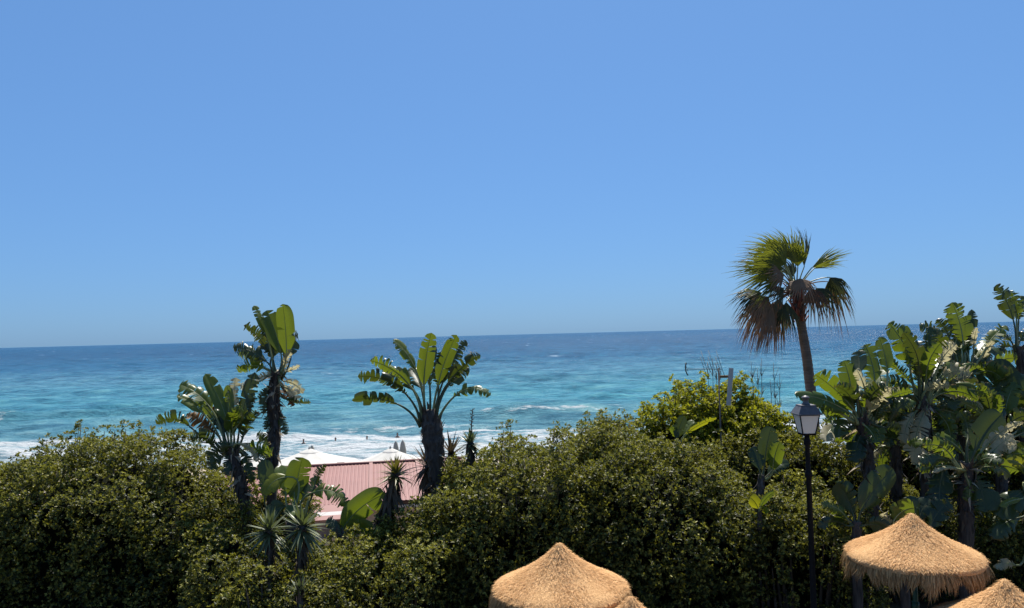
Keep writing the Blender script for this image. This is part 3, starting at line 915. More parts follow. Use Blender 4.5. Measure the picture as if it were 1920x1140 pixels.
R2 = plant('bird_of_paradise', 'bird-of-paradise with a big pale torn leaf hanging down its trunk', 'plant', BG, 17.0,
      [(1742, 1010), (1738, 900), (1732, 800), (1728, 742)], [22, 24, 26, 18], (1728, 748), [
          (1718, 694, 1667, 605, 54, 22, .1, 5, .45, 'g'), (1706, 684, 1691, 609, 34, -30, .3, 3, .2, 'g'),
          (1742, 690, 1745, 612, 44, -25, .2, 2, .9, 'd'), (1760, 686, 1793, 645, 44, 22, -.1, 4, .95, 'p'),
          (1768, 708, 1820, 704, 48, -30, -.3, 10, .9, 'p'), (1739, 762, 1717, 872, 48, 18, -.5, 10, .6, 'p'),
          (1700, 738, 1660, 720, 44, -20, -.2, 8, .5, 'd'), (1712, 742, 1684, 790, 46, 20, -.3, 10, .8, 'd'),
          (1752, 744, 1790, 770, 46, -25, -.2, 10, .8, 'd'), (1744, 720, 1766, 668, 44, 35, .4, 3, .6, 'd'),
          (1722, 700, 1712, 640, 50, -10, .6, 3, .3, 'd'), (1748, 760, 1768, 822, 42, 15, -.2, 6, .8, 'd'),
          (1708, 760, 1668, 838, 46, -15, -.3, 10, .7, 'd'), (1734, 735, 1780, 726, 30, 40, -.3, 8, .9, 'p'),
          (1722, 770, 1706, 850, 46, 10, -.25, 6, .9, 'd')], 22, 150, .024, extra=26)
plant('bird_of_paradise', 'tallest bird-of-paradise of the grove, its upright torn leaf clear of the horizon', 'plant', BG, 18.4,
      [(1806, 1010), (1804, 880), (1802, 760), (1800, 690)], [20, 22, 22, 16], (1800, 700), [
          (1806, 644, 1785, 567, 48, 20, .1, 4, .5, 'g'), (1816, 650, 1822, 580, 30, -30, .2, 2, .4, 'd'),
          (1770, 636, 1724, 612, 34, 28, .1, 6, .7, 'd'), (1780, 634, 1755, 600, 30, -25, .2, 4, .7, 'd'),
          (1826, 656, 1832, 614, 18, 20, -.2, 2, .7, 'p'), (1850, 650, 1888, 611, 30, -25, .1, 4, .4, 'g'),
          (1842, 672, 1864, 640, 22, 30, -.2, 3, .6, 'p'), (1864, 686, 1908, 672, 34, 25, -.1, 6, .4, 'g'),
          (1846, 756, 1908, 694, 78, -12, -.5, 6, .05, 'd'), (1826, 716, 1862, 684, 40, 20, .2, 4, .4, 'g'),
          (1796, 690, 1770, 650, 44, 10, .5, 4, .5, 'd'), (1822, 700, 1850, 660, 44, -20, .5, 3, .4, 'd'),
          (1812, 660, 1806, 600, 44, -40, .5, 3, .4, 'g'), (1850, 770, 1922, 760, 60, 30, -.2, 12, .2, 'd'),
          (1816, 740, 1838, 800, 50, -10, -.4, 8, .6, 'd'), (1840, 740, 1858, 792, 40, 10, -.5, 8, .3, 'y'),
          (1798, 730, 1776, 790, 50, 15, -.3, 8, .7, 'd'), (1870, 720, 1930, 720, 50, -25, .1, 10, .5, 'd'),
          (1830, 700, 1880, 712, 44, 25, -.4, 10, .7, 'g')], 23, 120, .024, extra=24, ext=(45, 80))
plant('bird_of_paradise', 'bird-of-paradise at the edge of the grove with lone feathered leaf above the sea horizon', 'plant', BG, 19.0,
      [(1930, 900), (1926, 780), (1916, 680), (1908, 650)], [24, 24, 18, 14], (1906, 648), [
          (1900, 600, 1868, 534, 42, 22, .1, 4, .75, 'd'), (1906, 598, 1893, 545, 36, -25, .2, 3, .8, 'g'),
          (1910, 600, 1924, 556, 34, 20, .2, 3, .8, 'd'), (1896, 640, 1872, 632, 24, 20, -.2, 5, .9, 'd'),
          (1896, 650, 1876, 660, 24, -20, -.2, 6, .9, 'd'), (1912, 640, 1934, 618, 26, 20, .1, 3, .6, 'd'),
          (1914, 700, 1940, 660, 40, 10, .1, 3, .6, 'g')], 24, 60, .02, extra=0)
R5 = plant('bird_of_paradise', 'low bird-of-paradise with pale midribs and one cream leaf, above the rear thatched parasol', 'plant', BG, 15.2,
      [(1810, 1060), (1812, 980), (1812, 920), (1814, 868)], [24, 26, 28, 18], (1814, 876), [
          (1828, 846, 1878, 776, 54, 20, .1, 5, .05, 'd'), (1850, 862, 1900, 816, 34, -30, -.2, 4, .4, 'p'),
          (1806, 850, 1754, 816, 26, 25, .1, 6, .3, 'g'), (1800, 880, 1748, 886, 14, 30, -.2, 6, .8, 'p'),
          (1838, 850, 1920, 792, 22, 30, .1, 10, .6, 'p'), (1772, 872, 1764, 962, 60, 10, -.4, 6, .65, 'd'),
          (1830, 872, 1880, 864, 30, -30, -.2, 10, .6, 'd'), (1820, 890, 1846, 960, 56, 10, -.4, 8, .4, 'd'),
          (1860, 850, 1905, 838, 30, 20, .2, 8, .6, 'd'), (1796, 866, 1776, 838, 24, 30, .1, 3, .5, 'd')], 25, 130, .026, extra=16, ext=(50, 85))
plant('bird_of_paradise', 'leafy bird-of-paradise filling the gap between the trunks behind the lantern', 'plant', BG, 17.8,
      [(1682, 1000), (1680, 900), (1678, 820)], [20, 22, 18], (1678, 826), [
          (1668, 790, 1640, 735, 40, 20, .2, 4, .5, 'g'), (1690, 790, 1704, 720, 40, -20, .2, 4, .6, 'g'),
          (1660, 810, 1612, 800, 40, -25, -.2, 10, .7, 'd'), (1696, 806, 1744, 800, 40, 25, -.2, 10, .7, 'd')], 41, 80, .022, extra=22, ext=(45, 80))
plant('bird_of_paradise', 'leafy bird-of-paradise crowding the far edge of the grove under the feathered leaf', 'plant', BG, 17.4,
      [(1880, 1000), (1878, 900), (1874, 810)], [20, 22, 18], (1874, 816), [
          (1864, 780, 1838, 722, 42, 20, .2, 4, .5, 'g'), (1884, 780, 1904, 716, 42, -20, .2, 4, .5, 'g'),
          (1890, 800, 1936, 780, 40, 25, -.1, 8, .6, 'd')], 42, 80, .022, extra=22, ext=(45, 80))
plant('banana_plant', 'low dark banana with one wide lit-edged leaf rising behind the rear thatched parasol', 'plant', BN, 14.6,
      [(1606, 1060), (1606, 1010), (1608, 978)], [18, 18, 14], (1608, 982), [
          (1614, 960, 1674, 878, 50, 20, .1, 5, .03, 'd'), (1600, 966, 1570, 905, 44, -20, .2, 4, .1, 'd'),
          (1590, 975, 1540, 945, 30, 30, -.2, 8, .7, 'g'), (1622, 985, 1664, 1000, 34, 20, -.2, 8, .3, 'd'),
          (1585, 985, 1535, 990, 28, -25, -.3, 10, .6, 'd')], 26, 16, .02)
plant('banana_plant', 'banana clump with green folded leaf and pale sheath tucked behind the rear parasol apex', 'plant', BN, 14.4,
      [(1694, 1060), (1692, 1010), (1690, 985)], [16, 16, 14], (1690, 990), [
          (1676, 976, 1714, 952, 44, 20, -.1, 6, .05, 'g'), (1664, 990, 1656, 962, 24, 15, -.2, 2, .6, 'p'),
          (1722, 980, 1742, 935, 44, -20, .1, 3, .5, 'd'), (1744, 990, 1780, 940, 48, 15, .1, 5, .6, 'd'),
          (1712, 985, 1704, 930, 40, 30, .2, 3, .3, 'd')], 27, 10, .02)
plant('banana_plant', 'banana at the grove edge with one small bright leaf, above the nearest parasol tip', 'plant', BN, 14.8,
      [(1932, 1060), (1930, 960), (1928, 900)], [18, 18, 14], (1928, 905), [
          (1922, 878, 1888, 862, 24, 20, -.1, 4, .1, 'y'), (1920, 920, 1880, 975, 50, 10, -.2, 8, .3, 'd'),
          (1916, 935, 1876, 950, 14, 20, -.3, 3, .2, 'y'), (1922, 890, 1890, 830, 50, -15, .3, 4, .3, 'd'),
          (1915, 970, 1862, 1010, 46, 20, -.2, 10, .5, 'd'), (1905, 1060, 1868, 1066, 24, 10, -.6, 6, .7, 'p')], 28, 10, .02)


# ---------------------------------------------------------------- sword-leaved yuccas
def sword_mesh(name, L, W, droop, fold=0.3):
    V, F = [], []
    n = 6
    for i in range(n + 1):
        s = i / n
        x = L * s
        z = -droop * L * s * s
        ww = W * (0.55 + 0.9 * s if s < .35 else max(0.02, (1 - s) / .65 * 0.87)) * .5
        V += [(x, -ww, z + fold * ww), (x, 0, z), (x, ww, z + fold * ww)]
    for i in range(n):
        k = i * 3
        F += [(k, k + 1, k + 4, k + 3), (k + 1, k + 2, k + 5, k + 4)]
    return mesh(name, V, F)


SW = {}
for mk in ('sword_green', 'sword_olive', 'sword_dead', 'sword_pale'):
    for k, (W, dr) in enumerate(((.045, .05), (.05, .22), (.04, .5))):
        me = sword_mesh(mk + '_blade', 1.0, W * 2.1, dr)
        me.materials.append(MATS[mk])
        SW[mk, k] = me


def yucca(label, px, d, rpx, seed, foot_px, mat='sword_green', n=58, skirt=40, trunk_w=14, elmin=-20, deadmat='sword_dead', skirt_len=.5, spike=None):
    rng = random.Random(seed)
    head = P(*px, d)
    foot = P(*foot_px, d)
    base = Vector((foot.x, d, ground_z(d)))
    th = empty('yucca_plant', base, label, 'plant', 'yuccas in the hedge')
    path = [base + Vector((0, 0, -.05)), foot, foot.lerp(head, .5) + Vector((.01, 0, 0)), head]
    if foot.z <= base.z + .1: path = path[1:]
    shaggy_trunk(th, base, path, [trunk_w * mpp(d) / 2] * 4, rng, 30)
    Lr = rpx * mpp(d)
    for k in range(n):
        s = (k + .5) / n
        el = R(88 - (88 - elmin) * s ** .8) + R(rng.uniform(-6, 6))
        az = k * 2.39996 + rng.uniform(-.2, .2)
        L = Lr * rng.uniform(.8, 1.12) * (.75 + .25 * s)
        o = link('leaf', SW[mat, 0 if s < .45 else (1 if rng.random() < .7 else 2)], th)
        o.location = head - base - Vector((0, 0, .12 * s))
        o.rotation_euler = (rng.uniform(-.3, .3), -el, az)
        o.scale = (L, rng.uniform(.7, 1.1), L)
    axis = (head - foot)
    for k in range(skirt):
        s = rng.random()
        o = link('dead_leaf', SW[deadmat, rng.choice((1, 2))], th)
        o.location = head - axis * (s * .95) - base
        o.rotation_euler = (rng.uniform(-.4, .4), R(rng.uniform(34, 74)), rng.uniform(0, 6.28))
        L = skirt_len * rng.uniform(.6, 1.1)
        o.scale = (L, rng.uniform(.8, 1.4), L)
    if spike:
        top = P(*spike, d)
        pv, pf = tube([head - base, (head + top) / 2 - base, top - base], [.02, .014, .006], 6)
        for k in range(14):
            q = head.lerp(top, .45 + .55 * k / 14) - base
            a = k * 2.4
            tube([q, q + Vector((math.cos(a) * .05, math.sin(a) * .05, .03))], [.008, .012], 5, pv, pf)
        link('flower_spike', mesh('flower_spike', pv, pf), th, 'twig')
    return th


yucca('dark green spiky yucca, taller head of the pair before the small banana', (505, 992), 14.9, 56, 31, (505, 1090), 'sword_green', 64, 50, 12, -35, skirt_len=.42)
yucca('grey-green spiky yucca with a brown stem, beside the dark green one', (567, 985), 14.8, 66, 32, (563, 1075), 'sword_green', 70, 46, 12, -40, skirt_len=.45)
yucca('tiny green yucca shoot at the foot of the grey-green yucca', (562, 1105), 13.7, 36, 33, (562, 1140), 'sword_green', 18, 0, 6, 40)
yucca('leaning shaggy yucca with olive tuft and thick skirt of dead leaves before the pink roof', (743, 886), 16.2, 46, 34, (708, 995), 'sword_olive', 60, 190, 14, -10, skirt_len=.62)
yucca('spiky yucca half hidden behind the thick bird-of-paradise trunk, over the roof', (802, 872), 18.9, 66, 35, (806, 960), 'sword_dead', 60, 70, 14, -60, skirt_len=.6)
yucca('dry brown yucca on the hedge side of the thick bird-of-paradise trunk', (846, 850), 18.8, 56, 36, (840, 930), 'sword_dead', 50, 60, 12, -60, skirt_len=.5)
yucca('dark yucca with thin flower spike at the end of the tall hedge', (882, 828), 17.6, 34, 37, (884, 900), 'sword_green', 54, 30, 10, -25, skirt_len=.35, spike=(886, 766))

def skirt(th, pa, pb, d, n, L, seed, up=0.35):
    """withered leaf remains hanging and sticking out along a trunk"""
    rg = random.Random(seed)
    base = th.location
    A, B = P(*pa, d), P(*pb, d)
    for k in range(n):
        o = link('dead_leaf', SW[rg.choice(('sword_dead', 'sword_pale')), rg.choice((0, 1, 2))], th)
        o.location = A.lerp(B, rg.random()) - base
        el = rg.uniform(5, 60) if rg.random() > up else rg.uniform(-50, 5)
        o.rotation_euler = (rg.uniform(-.6, .6), R(el), rg.uniform(0, 6.28))
        l_ = L * rg.uniform(.5, 1.15)
        o.scale = (l_, rg.uniform(.7, 1.6), l_)


skirt(S1, (518, 694), (512, 770), 18.2, 70, .50, 1)
skirt(S1, (512, 770), (510, 870), 18.2, 40, .38, 2, .15)
skirt(S2, (436, 830), (458, 930), 17.2, 50, .42, 3, .15)
skirt(S3, (810, 800), (822, 940), 18.0, 60, .42, 4, .1)
skirt(R1, (1616, 775), (1634, 900), 16.0, 60, .42, 5, .3)
skirt(R2, (1728, 745), (1736, 880), 17.0, 70, .48, 6, .3)
skirt(R5, (1814, 868), (1812, 960), 15.2, 50, .40, 7, .3)

# ---------------------------------------------------------------- fan palm
rng = random.Random(77)
PD = 24.0
pbot = P(1522, 760, PD)
pbase = Vector((pbot.x + .12, PD, ground_z(PD)))
palm = empty('fan_palm', pbase, 'tall windswept fan palm with brown dead fronds on one side, standing before the sea', 'palm tree')
tp = [pbase + Vector((.05, 0, -.1)), P(1524, 780, PD), P(1520, 730, PD), P(1513, 672, PD), P(1503, 612, PD), P(1497, 580, PD), P(1493, 545, PD)]
fine = []
for a, b_ in zip(tp[:-1], tp[1:]):
    for s in range(14): fine.append(a.lerp(b_, s / 14))
fine.append(tp[-1])
trad = [.22, .175, .155, .145, .135, .17, .13]
rr = np.interp(np.linspace(0, 6, len(fine)), range(7), trad)
V, F = tube([p - pbase for p in fine], [r_ * (1 + .05 * (i % 2) + rng.uniform(-.02, .02)) for i, r_ in enumerate(rr)], 14)
link('trunk', mesh('trunk', V, F), palm, 'palm_bark')
# old leaf boots, one by one, under the crown
for k in range(34):
    s = k / 34
    c0 = P(1499 - 6 * s, 606 - 62 * s, PD)
    a = k * 2.39996
    out = Vector((math.cos(a), math.sin(a), 0))
    sd = Vector((-math.sin(a), math.cos(a), 0))
    r_ = .155 + .03 * s
    L = .24 + .14 * s
    V, F = [], []
    for q, (f, wv, o_) in enumerate(((0, .085, .0), (.5, .06, .05), (1, .03, .13 + .08 * s))):
        p = c0 + out * (r_ + o_) + Vector((0, 0, L * f)) - pbase
        V += [p + sd * wv, p + out * .03, p - sd * wv, p - out * .02]
    for q in range(2):
        for e in range(4):
            F.append((q * 4 + e, q * 4 + (e + 1) % 4, q * 4 + 4 + (e + 1) % 4, q * 4 + 4 + e))
    F += [(8, 9, 10, 11)]
    link('leaf_boot', mesh('leaf_boot', V, F), palm, 'palm_boot')


def fan(root_px, hub_px, tip_px, spread, mat, ddh=0.0, ddt=0.0, roll=0, nseg=34, droop=.25, wind=.12, gather=0.0, pet_sag=4):
    """fan leaf: petiole from root to hub, pleated segments radiating towards tip and splitting into drooping points"""
    root, hub, tip = P(*root_px, PD), P(*hub_px, PD + ddh), P(*tip_px, PD + ddh + ddt)
    ax = tip - hub
    L = ax.length
    ax.normalize()
    nrm = (CAM - hub).normalized()
    nrm = (nrm - ax * nrm.dot(ax)).normalized()
    nrm = Matrix.Rotation(R(roll), 3, ax) @ nrm
    sd = ax.cross(nrm)
    V, F = [], []
    for k in range(nseg):
        s = (k + .5) / nseg * 2 - 1
        a = R(spread) * s
        d = ax * math.cos(a) + sd * math.sin(a) + nrm * (0.18 * (1 - abs(s)) - .05)
        d.normalize()
        cr = d.cross(nrm).normalized()
        ln = L * (1 - .28 * s * s) * rng.uniform(.80, 1.08)
        wv = L * R(spread) / nseg * 0.86
        k0 = len(V)
        dr = (droop + .04) * rng.uniform(.3, 1.7)
        wd_ = wind * rng.uniform(.5, 1.5)
        tw = rng.uniform(-.10, .10)
        for (f, ws) in ((.03, .06), (.3, .55), (.55, .9), (.72, .62), (.88, .32), (1.0, .04)):
            g = max(0, f - .45) / .55
            p = hub + d * (ln * f) + Vector((-wd_, 0, -dr)) * (ln * g * g) + cr * (tw * ln * g)
            if gather: p = p + (hub + ax * (ln * f) - p) * (gather * f)
            pl = nrm * (.25 * wv * ws)
            V += [p + cr * wv * ws - pl - pbase, p + pl - pbase, p - cr * wv * ws - pl - pbase]
        for q in range(5):
            i = k0 + q * 3
            F += [(i, i + 1, i + 4, i + 3), (i + 1, i + 2, i + 5, i + 4)]
    fr = link('frond', mesh('frond', V, F, smooth=False), palm, mat)
    mid = ((root_px[0] + hub_px[0]) / 2, (root_px[1] + hub_px[1]) / 2 - pet_sag)
    pc = bez(root, P(*mid, PD + ddh * .5), hub, 8)
    pc.append(hub + ax * L * .12)
    pv, pf = tube([p - pbase for p in pc], [.03, .028, .025, .022, .02, .018, .017, .016, .015, .006], 6)
    link('petiole', mesh('petiole', pv, pf), fr, 'petiole' if mat != 'fan_dead' else 'fan_dead')


H = (1493, 545)
fan(H, (1484, 490), (1478, 420), 46, 'fan_green', -.3, .1, 8, 40, .06, .20)
fan(H, (1470, 486), (1446, 432), 40, 'fan_green', -.1, .1, -12, 36, .06, .25)
fan(H, (1508, 500), (1507, 420), 22, 'fan_dark', .2, .1, 40, 26, .05, .10)
fan(H, (1462, 482), (1414, 436), 46, 'fan_green', .2, .2, -18, 36, .10, .25)
fan(H, (1474, 498), (1430, 446), 44, 'fan_green', -.4, 0, 15, 36, .10, .25)
fan(H, (1468, 506), (1404, 478), 42, 'fan_green', -.5, -.1, -10, 36, .16, .2)
fan(H, (1464, 526), (1402, 524), 46, 'fan_green', -.5, -.2, 10, 36, .3, .15)
fan(H, (1496, 500), (1492, 446), 44, 'fan_green', -.4, -.1, -15, 34, .06, .2)
fan(H, (1456, 500), (1392, 462), 40, 'fan_dark', .5, .3, 20, 34, .2, .25)
fan(H, (1452, 512), (1378, 498), 48, 'fan_green', -.3, -.1, 20, 38, .16, .22)
fan(H, (1428, 548), (1372, 572), 46, 'fan_dark', -.2, -.2, 20, 36, .35, .10)
fan(H, (1442, 556), (1396, 600), 48, 'fan_dead', -.4, -.1, 0, 40, .6, .08)
fan(H, (1444, 566), (1408, 634), 46, 'fan_dead', .1, .1, 20, 40, .4, .05)
fan(H, (1456, 568), (1436, 652), 38, 'fan_dead', -.3, 0, -15, 38, .3, .04, .2)
fan(H, (1462, 560), (1444, 628), 44, 'fan_dead', .4, .1, 10, 38, .3, .04)
fan(H, (1448, 572), (1424, 650), 30, 'fan_dead', -.5, 0, 25, 36, .2, .04, .25)
fan(H, (1436, 560), (1392, 622), 40, 'fan_dead', .2, .1, -10, 38, .3, .06)
fan(H, (1474, 566), (1476, 630), 40, 'fan_dark', -.5, 0, 15, 34, .3, .04)
fan(H, (1470, 540), (1440, 560), 46, 'fan_dark', -.6, -.3, 0, 34, .5, .08)
fan(H, (1470, 516), (1440, 520), 52, 'fan_dead', -.6, -.5, 10, 30, .3, .15)
fan(H, (1522, 502), (1592, 466), 22, 'fan_green', -.1, .1, 22, 34, .05, .02)
fan(H, (1526, 504), (1566, 480), 28, 'fan_green', .3, .2, -30, 28, .08, .02)
fan((1500, 540), (1556, 520), (1588, 562), 52, 'fan_dark', -.2, 0, 10, 36, .7, -.02, 0, 10)
fan((1500, 540), (1552, 528), (1580, 590), 44, 'fan_dead', .2, .1, -20, 34, .4, -.02, 0, 8)
fan(H, (1530, 540), (1562, 582), 52, 'fan_dark', -.4, -.1, 0, 38, .5, .0)
fan(H, (1520, 540), (1538, 592), 52, 'fan_dead', -.5, -.1, -10, 38, .4, .02)
fan(H, (1500, 522), (1502, 560), 70, 'fan_dead', -.7, -.4, 0, 30, .2, .05)
fan(H, (1486, 520), (1470, 476), 46, 'fan_dark', .6, .3, 30, 34, .1, .25)


# ---------------------------------------------------------------- thatched parasols
def thatch_parasol(label, apex_px, d, R_, zrim_drop, seed, pole_h=None, group='thatched parasols on the terrace'):
    rg = np.random.default_rng(seed)
    ap = P(*apex_px, d)
    base = Vector((ap.x, d, 0))
    th = empty('thatched_parasol', base, label, 'parasol', group)
    H_ = ap.z
    prof = [(0.0, .012), (.03, .0), (.09, -.075), (.2, -.19), (.35, -.315), (.5, -.42), (.65, -.51), (.8, -.585), (.9, -.635), (.965, -.69), (.99, -.75), (.97, -.79), (.93, -.80), (.86, -.72), (.5, -.42), (.05, -.12)]
    sc_ = zrim_drop / .68
    seg = 56
    ph1, ph2 = rg.uniform(0, 6.28, 2)
    V, F = [], []
    for i, (r, z) in enumerate(prof):
        for k in range(seg):
            a = 2 * math.pi * k / seg
            lump = 1 + (0.012 * math.sin(3 * a + ph1) + .008 * math.sin(7 * a + ph2)) * min(1, r * 1.5)
            V.append((R_ * r * lump * math.cos(a), R_ * r * lump * math.sin(a), H_ + z * sc_ + (.010 * math.sin(5 * a + ph1) * r)))
    for i in range(len(prof) - 1):
        for k in range(seg):
            a_, b_ = i * seg + k, i * seg + (k + 1) % seg
            F.append((a_, a_ + seg, b_ + seg, b_))
    F.append(tuple(range(seg)))
    can = link('canopy', mesh('canopy', V, F), th, 'thatch')
    pr = np.array([p[0] for p in prof[:11]])
    pz = np.array([p[1] for p in prof[:11]])

    def strands(n, r0, r1, L, wv, fringe):
        r = np.sqrt(rg.uniform(r0 ** 2, r1 ** 2, n))
        a = rg.uniform(0, 2 * math.pi, n)
        z = np.interp(r, pr, pz) * sc_ + H_
        er = np.stack([np.cos(a), np.sin(a), np.zeros(n)], -1)
        et = np.stack([-np.sin(a), np.cos(a), np.zeros(n)], -1)
        p0 = er * (r * R_)[:, None]
        p0[:, 2] = z
        LL = (L * rg.uniform(.4, 1.25, n))[:, None]
        if fringe:
            clump = 0.5 + 0.5 * np.sin(a * 17 + ph1) * np.sin(a * 7.3 + ph2)
            LL = LL * (0.35 + 0.95 * clump)[:, None]
            sl2 = np.sin(a * 6 + ph2) * .22
            p0[:, 2] -= rg.uniform(0, .1, n)
            d1 = er * .55 + et * (sl2 + rg.normal(0, .12, n))[:, None] + np.array([0, 0, -1.0])
            d2 = er * rg.normal(-.05, .18, n)[:, None] + et * (sl2 + rg.normal(0, .2, n))[:, None] + np.array([0, 0, -1.0])
        else:
            d1 = er * .6 + et * rg.normal(0, .9, n)[:, None] + np.stack([np.zeros(n), np.zeros(n), -.36 + rg.uniform(0.05, .45, n)], -1)
            d2 = d1 + np.array([0, 0, -.35])
        p1 = p0 + unit(d1) * LL * .5
        p2 = p1 + unit(d2) * LL * .5
        s = et * (wv * rg.uniform(.6, 1.3, n))[:, None]
        Vv = np.stack([p0 + s, p0 - s, p1 + s * .8, p1 - s * .8, p2], 1).reshape(-1, 3)
        q = np.arange(n)[:, None] * 5
        Ff = np.concatenate([q + np.array([[0, 1, 3]]), q + np.array([[0, 3, 2]]), q + np.array([[2, 3, 4]])])
        return Vv, Ff, np.repeat(np.clip(rg.normal(.5, .25, n), 0, 1), 5)
    Vv, Ff, Tt = strands(15000, .02, .97, .075, .0042, False)
    s_ = link('straw', npmesh('straw', Vv, Ff, Tt), can, 'straw')
    s_['kind'] = 'stuff'
    Vv, Ff, Tt = strands(9500, .88, .985, .28, .0065, True)
    s_ = link('fringe', npmesh('fringe', Vv, Ff, Tt), can, 'straw_fringe')
    s_['kind'] = 'stuff'
    pv, pf = tube([(0, 0, 0), (0, 0, H_ - .12)], [.04, .04], 14)
    po = link('pole', mesh('pole', pv, pf), th, 'green_paint')
    pv, pf = tube([(0, 0, H_ * .48), (0, 0, H_ * .48 + .12)], [.055, .055], 14)
    link('collar', mesh('collar', pv, pf), po, 'green_paint')
    for k in range(8):
        a = 2 * math.pi * k / 8 + .2
        er = Vector((math.cos(a), math.sin(a), 0))
        pv, pf = tube([Vector((0, 0, H_ - .2 * sc_ )) + er * .03, er * R_ * .5 + Vector((0, 0, H_ - .47 * sc_)), er * R_ * .88 + Vector((0, 0, H_ - .77 * sc_))], .016, 6)
        link('rib', mesh('rib', pv, pf), th, 'wood_rib')
    return th


thatch_parasol('conical thatched parasol in front of the tall hedge, overlapping a second straw tip', (1049, 1019), 11.6, 1.03, .62, 51)
thatch_parasol('thatched parasol on a green pole below the bird-of-paradise grove', (1709, 963), 12.6, 1.04, .62, 52)
thatch_parasol('thatched parasol showing only its conical peak below the grove edge', (1884, 1087), 11.0, 1.02, .64, 53)
thatch_parasol('thatched parasol of which only the straw tip shows beside the hedge parasol', (1183, 1119), 10.4, 1.0, .64, 54)

# ---------------------------------------------------------------- street lantern
LD = 13.5
lc = P(1513, 815, LD)
lbase = Vector((lc.x, LD, 0))
lamp = empty('street_lantern', lbase, 'black four-sided street lantern with frosted panes on a slim iron post', 'street lamp')
zb = lc.z
k = mpp(LD)
prof = [(0, .14), (.12, .14), (.16, .10), (.7, .085), (.75, .10), (.8, .062), (zb - .75, .052), (zb - .72, .075), (zb - .66, .075), (zb - .62, .05), (zb - .2, .045), (zb - .16, .07), (zb - .1, .07), (zb - .06, .05), (zb, .05)]
V, F = tube([(0, 0, p[0]) for p in prof], [p[1] * .85 for p in prof], 16)
link('post', mesh('post', V, F), lamp, 'black_iron')
RZ = Matrix.Rotation(R(0), 3, 'Z')


def ring(s, z): return [RZ @ Vector((x * s / 2, y * s / 2, z)) for x, y in ((-1, -1), (1, -1), (1, 1), (-1, 1))]


def frustum(s0, z0, s1, z1):
    V = ring(s0, z0) + ring(s1, z1)
    return V, [(0, 1, 5, 4), (1, 2, 6, 5), (2, 3, 7, 6), (3, 0, 4, 7), (3, 2, 1, 0), (4, 5, 6, 7)]


hp = 35 * k
st, sb = .335, .215
lan = link('lantern_frame', None, lamp)
COL.objects.unlink(lan); bpy.data.objects.remove(lan)
V, F = [], []
b0, b1 = ring(sb, zb + .025), ring(st, zb + .025 + hp)
for i in range(4):
    tube([b0[i], b1[i]], .011, 6, V, F)
    tube([b0[i], b0[(i + 1) % 4]], .011, 6, V, F)
    tube([b1[i], b1[(i + 1) % 4]], .010, 6, V, F)
fv, ff = frustum(sb + .01, zb, sb + .03, zb + .02)
F += [tuple(i + len(V) for i in f) for f in ff]; V += fv
lan = link('lantern_frame', mesh('lantern_frame', V, F, False), lamp, 'black_iron')
for i in range(4):
    j = (i + 1) % 4
    q = [b0[i], b0[j], b1[j], b1[i]]
    c = sum(q, Vector()) / 4
    q = [c + (p - c) * .95 for p in q]
    nn = (q[1] - q[0]).cross(q[3] - q[0]).normalized() * .003
    V = [p + nn for p in q] + [p - nn for p in q]
    link('pane', mesh('pane', V, [(0, 1, 2, 3), (7, 6, 5, 4), (0, 4, 5, 1), (1, 5, 6, 2), (2, 6, 7, 3), (3, 7, 4, 0)], False), lan, 'frosted')
ze = zb + .03 + hp
V, F = [], []
for s0, z0, s1, z1 in ((.41, ze, .405, ze + .018), (.395, ze + .018, .25, ze + .15), (.262, ze + .15, .25, ze + .165)):
    fv, ff = frustum(s0, z0, s1, z1)
    F += [tuple(i + len(V) for i in f) for f in ff]; V += fv
rf = link('lantern_roof', mesh('lantern_roof', V, F, False), lamp, 'lantern_roof')
V, F = tube([(0, 0, ze + z) for z in (.165, .18, .2, .27, .275, .29, .31, .325)], [.075, .07, .05, .05, .07, .066, .045, .004], 16)
link('finial', mesh('finial', V, F), rf, 'lantern_roof')

# ---------------------------------------------------------------- aerial mast, panel antenna, bare stems
AD = 18.4
mb = P(1351, 800, AD)
mbase = Vector((mb.x, AD, ground_z(AD)))
mast = empty('television_aerial', mbase, 'grey mast with rod aerial and flat panel antenna rising from the yellow-green bush', 'aerial')
top = P(1350, 690, AD) - mbase
V, F = tube([(0, 0, -.05), (0, 0, top.z)], .017, 10)
link('mast', mesh('mast', V, F), mast, 'galvanised')
bl, brt = P(1288, 692, AD) - mbase, P(1354, 692, AD) - mbase
V, F = tube([bl, brt], .009, 6)
boom = link('boom', mesh('boom', V, F), mast, 'galvanised')
for i in range(9):
    p = bl.lerp(brt, .42 + .58 * i / 8) if i else bl.copy()
    L = .10 + .10 * (i % 3)
    dv = Vector((-.18, .35, .9)).normalized()
    V, F = tube([p - dv * L * .6, p + dv * L * 1.6], .006, 5)
    link('rod', mesh('rod', V, F), boom, 'galvanised')
a_, b_ = P(1287, 680, AD) - mbase, P(1290, 704, AD) - mbase
V, F = tube(bez(a_, P(1282, 692, AD) - mbase, b_, 6), .014, 6)
link('reflector', mesh('reflector', V, F), boom, 'galvanised')
V, F = box(P(1362, 706, AD) - mbase, (24 * mpp(AD), .05, .06))
arm = link('arm', mesh('arm', V, F, False), mast, 'rusty')
pb, pt = P(1366, 760, AD - .08), P(1371, 690, AD - .08)
pz = mbase
ax = (pt - pb).normalized()
rotm = Vector((0, 0, 1)).rotation_difference(ax).to_matrix()
V, F = box((pb + pt) / 2 - pz, (.10, .045, (pt - pb).length), rot=rotm)
pan = link('panel_antenna', mesh('panel_antenna', V, F, False), mast, 'panel_white')
for px_, py_ in ((1369, 706), (1367, 748)):
    V, F = box(P(px_, py_, AD - .03) - pz, (.08, .06, .03))
    link('bracket', mesh('bracket', V, F, False), pan, 'galvanised')


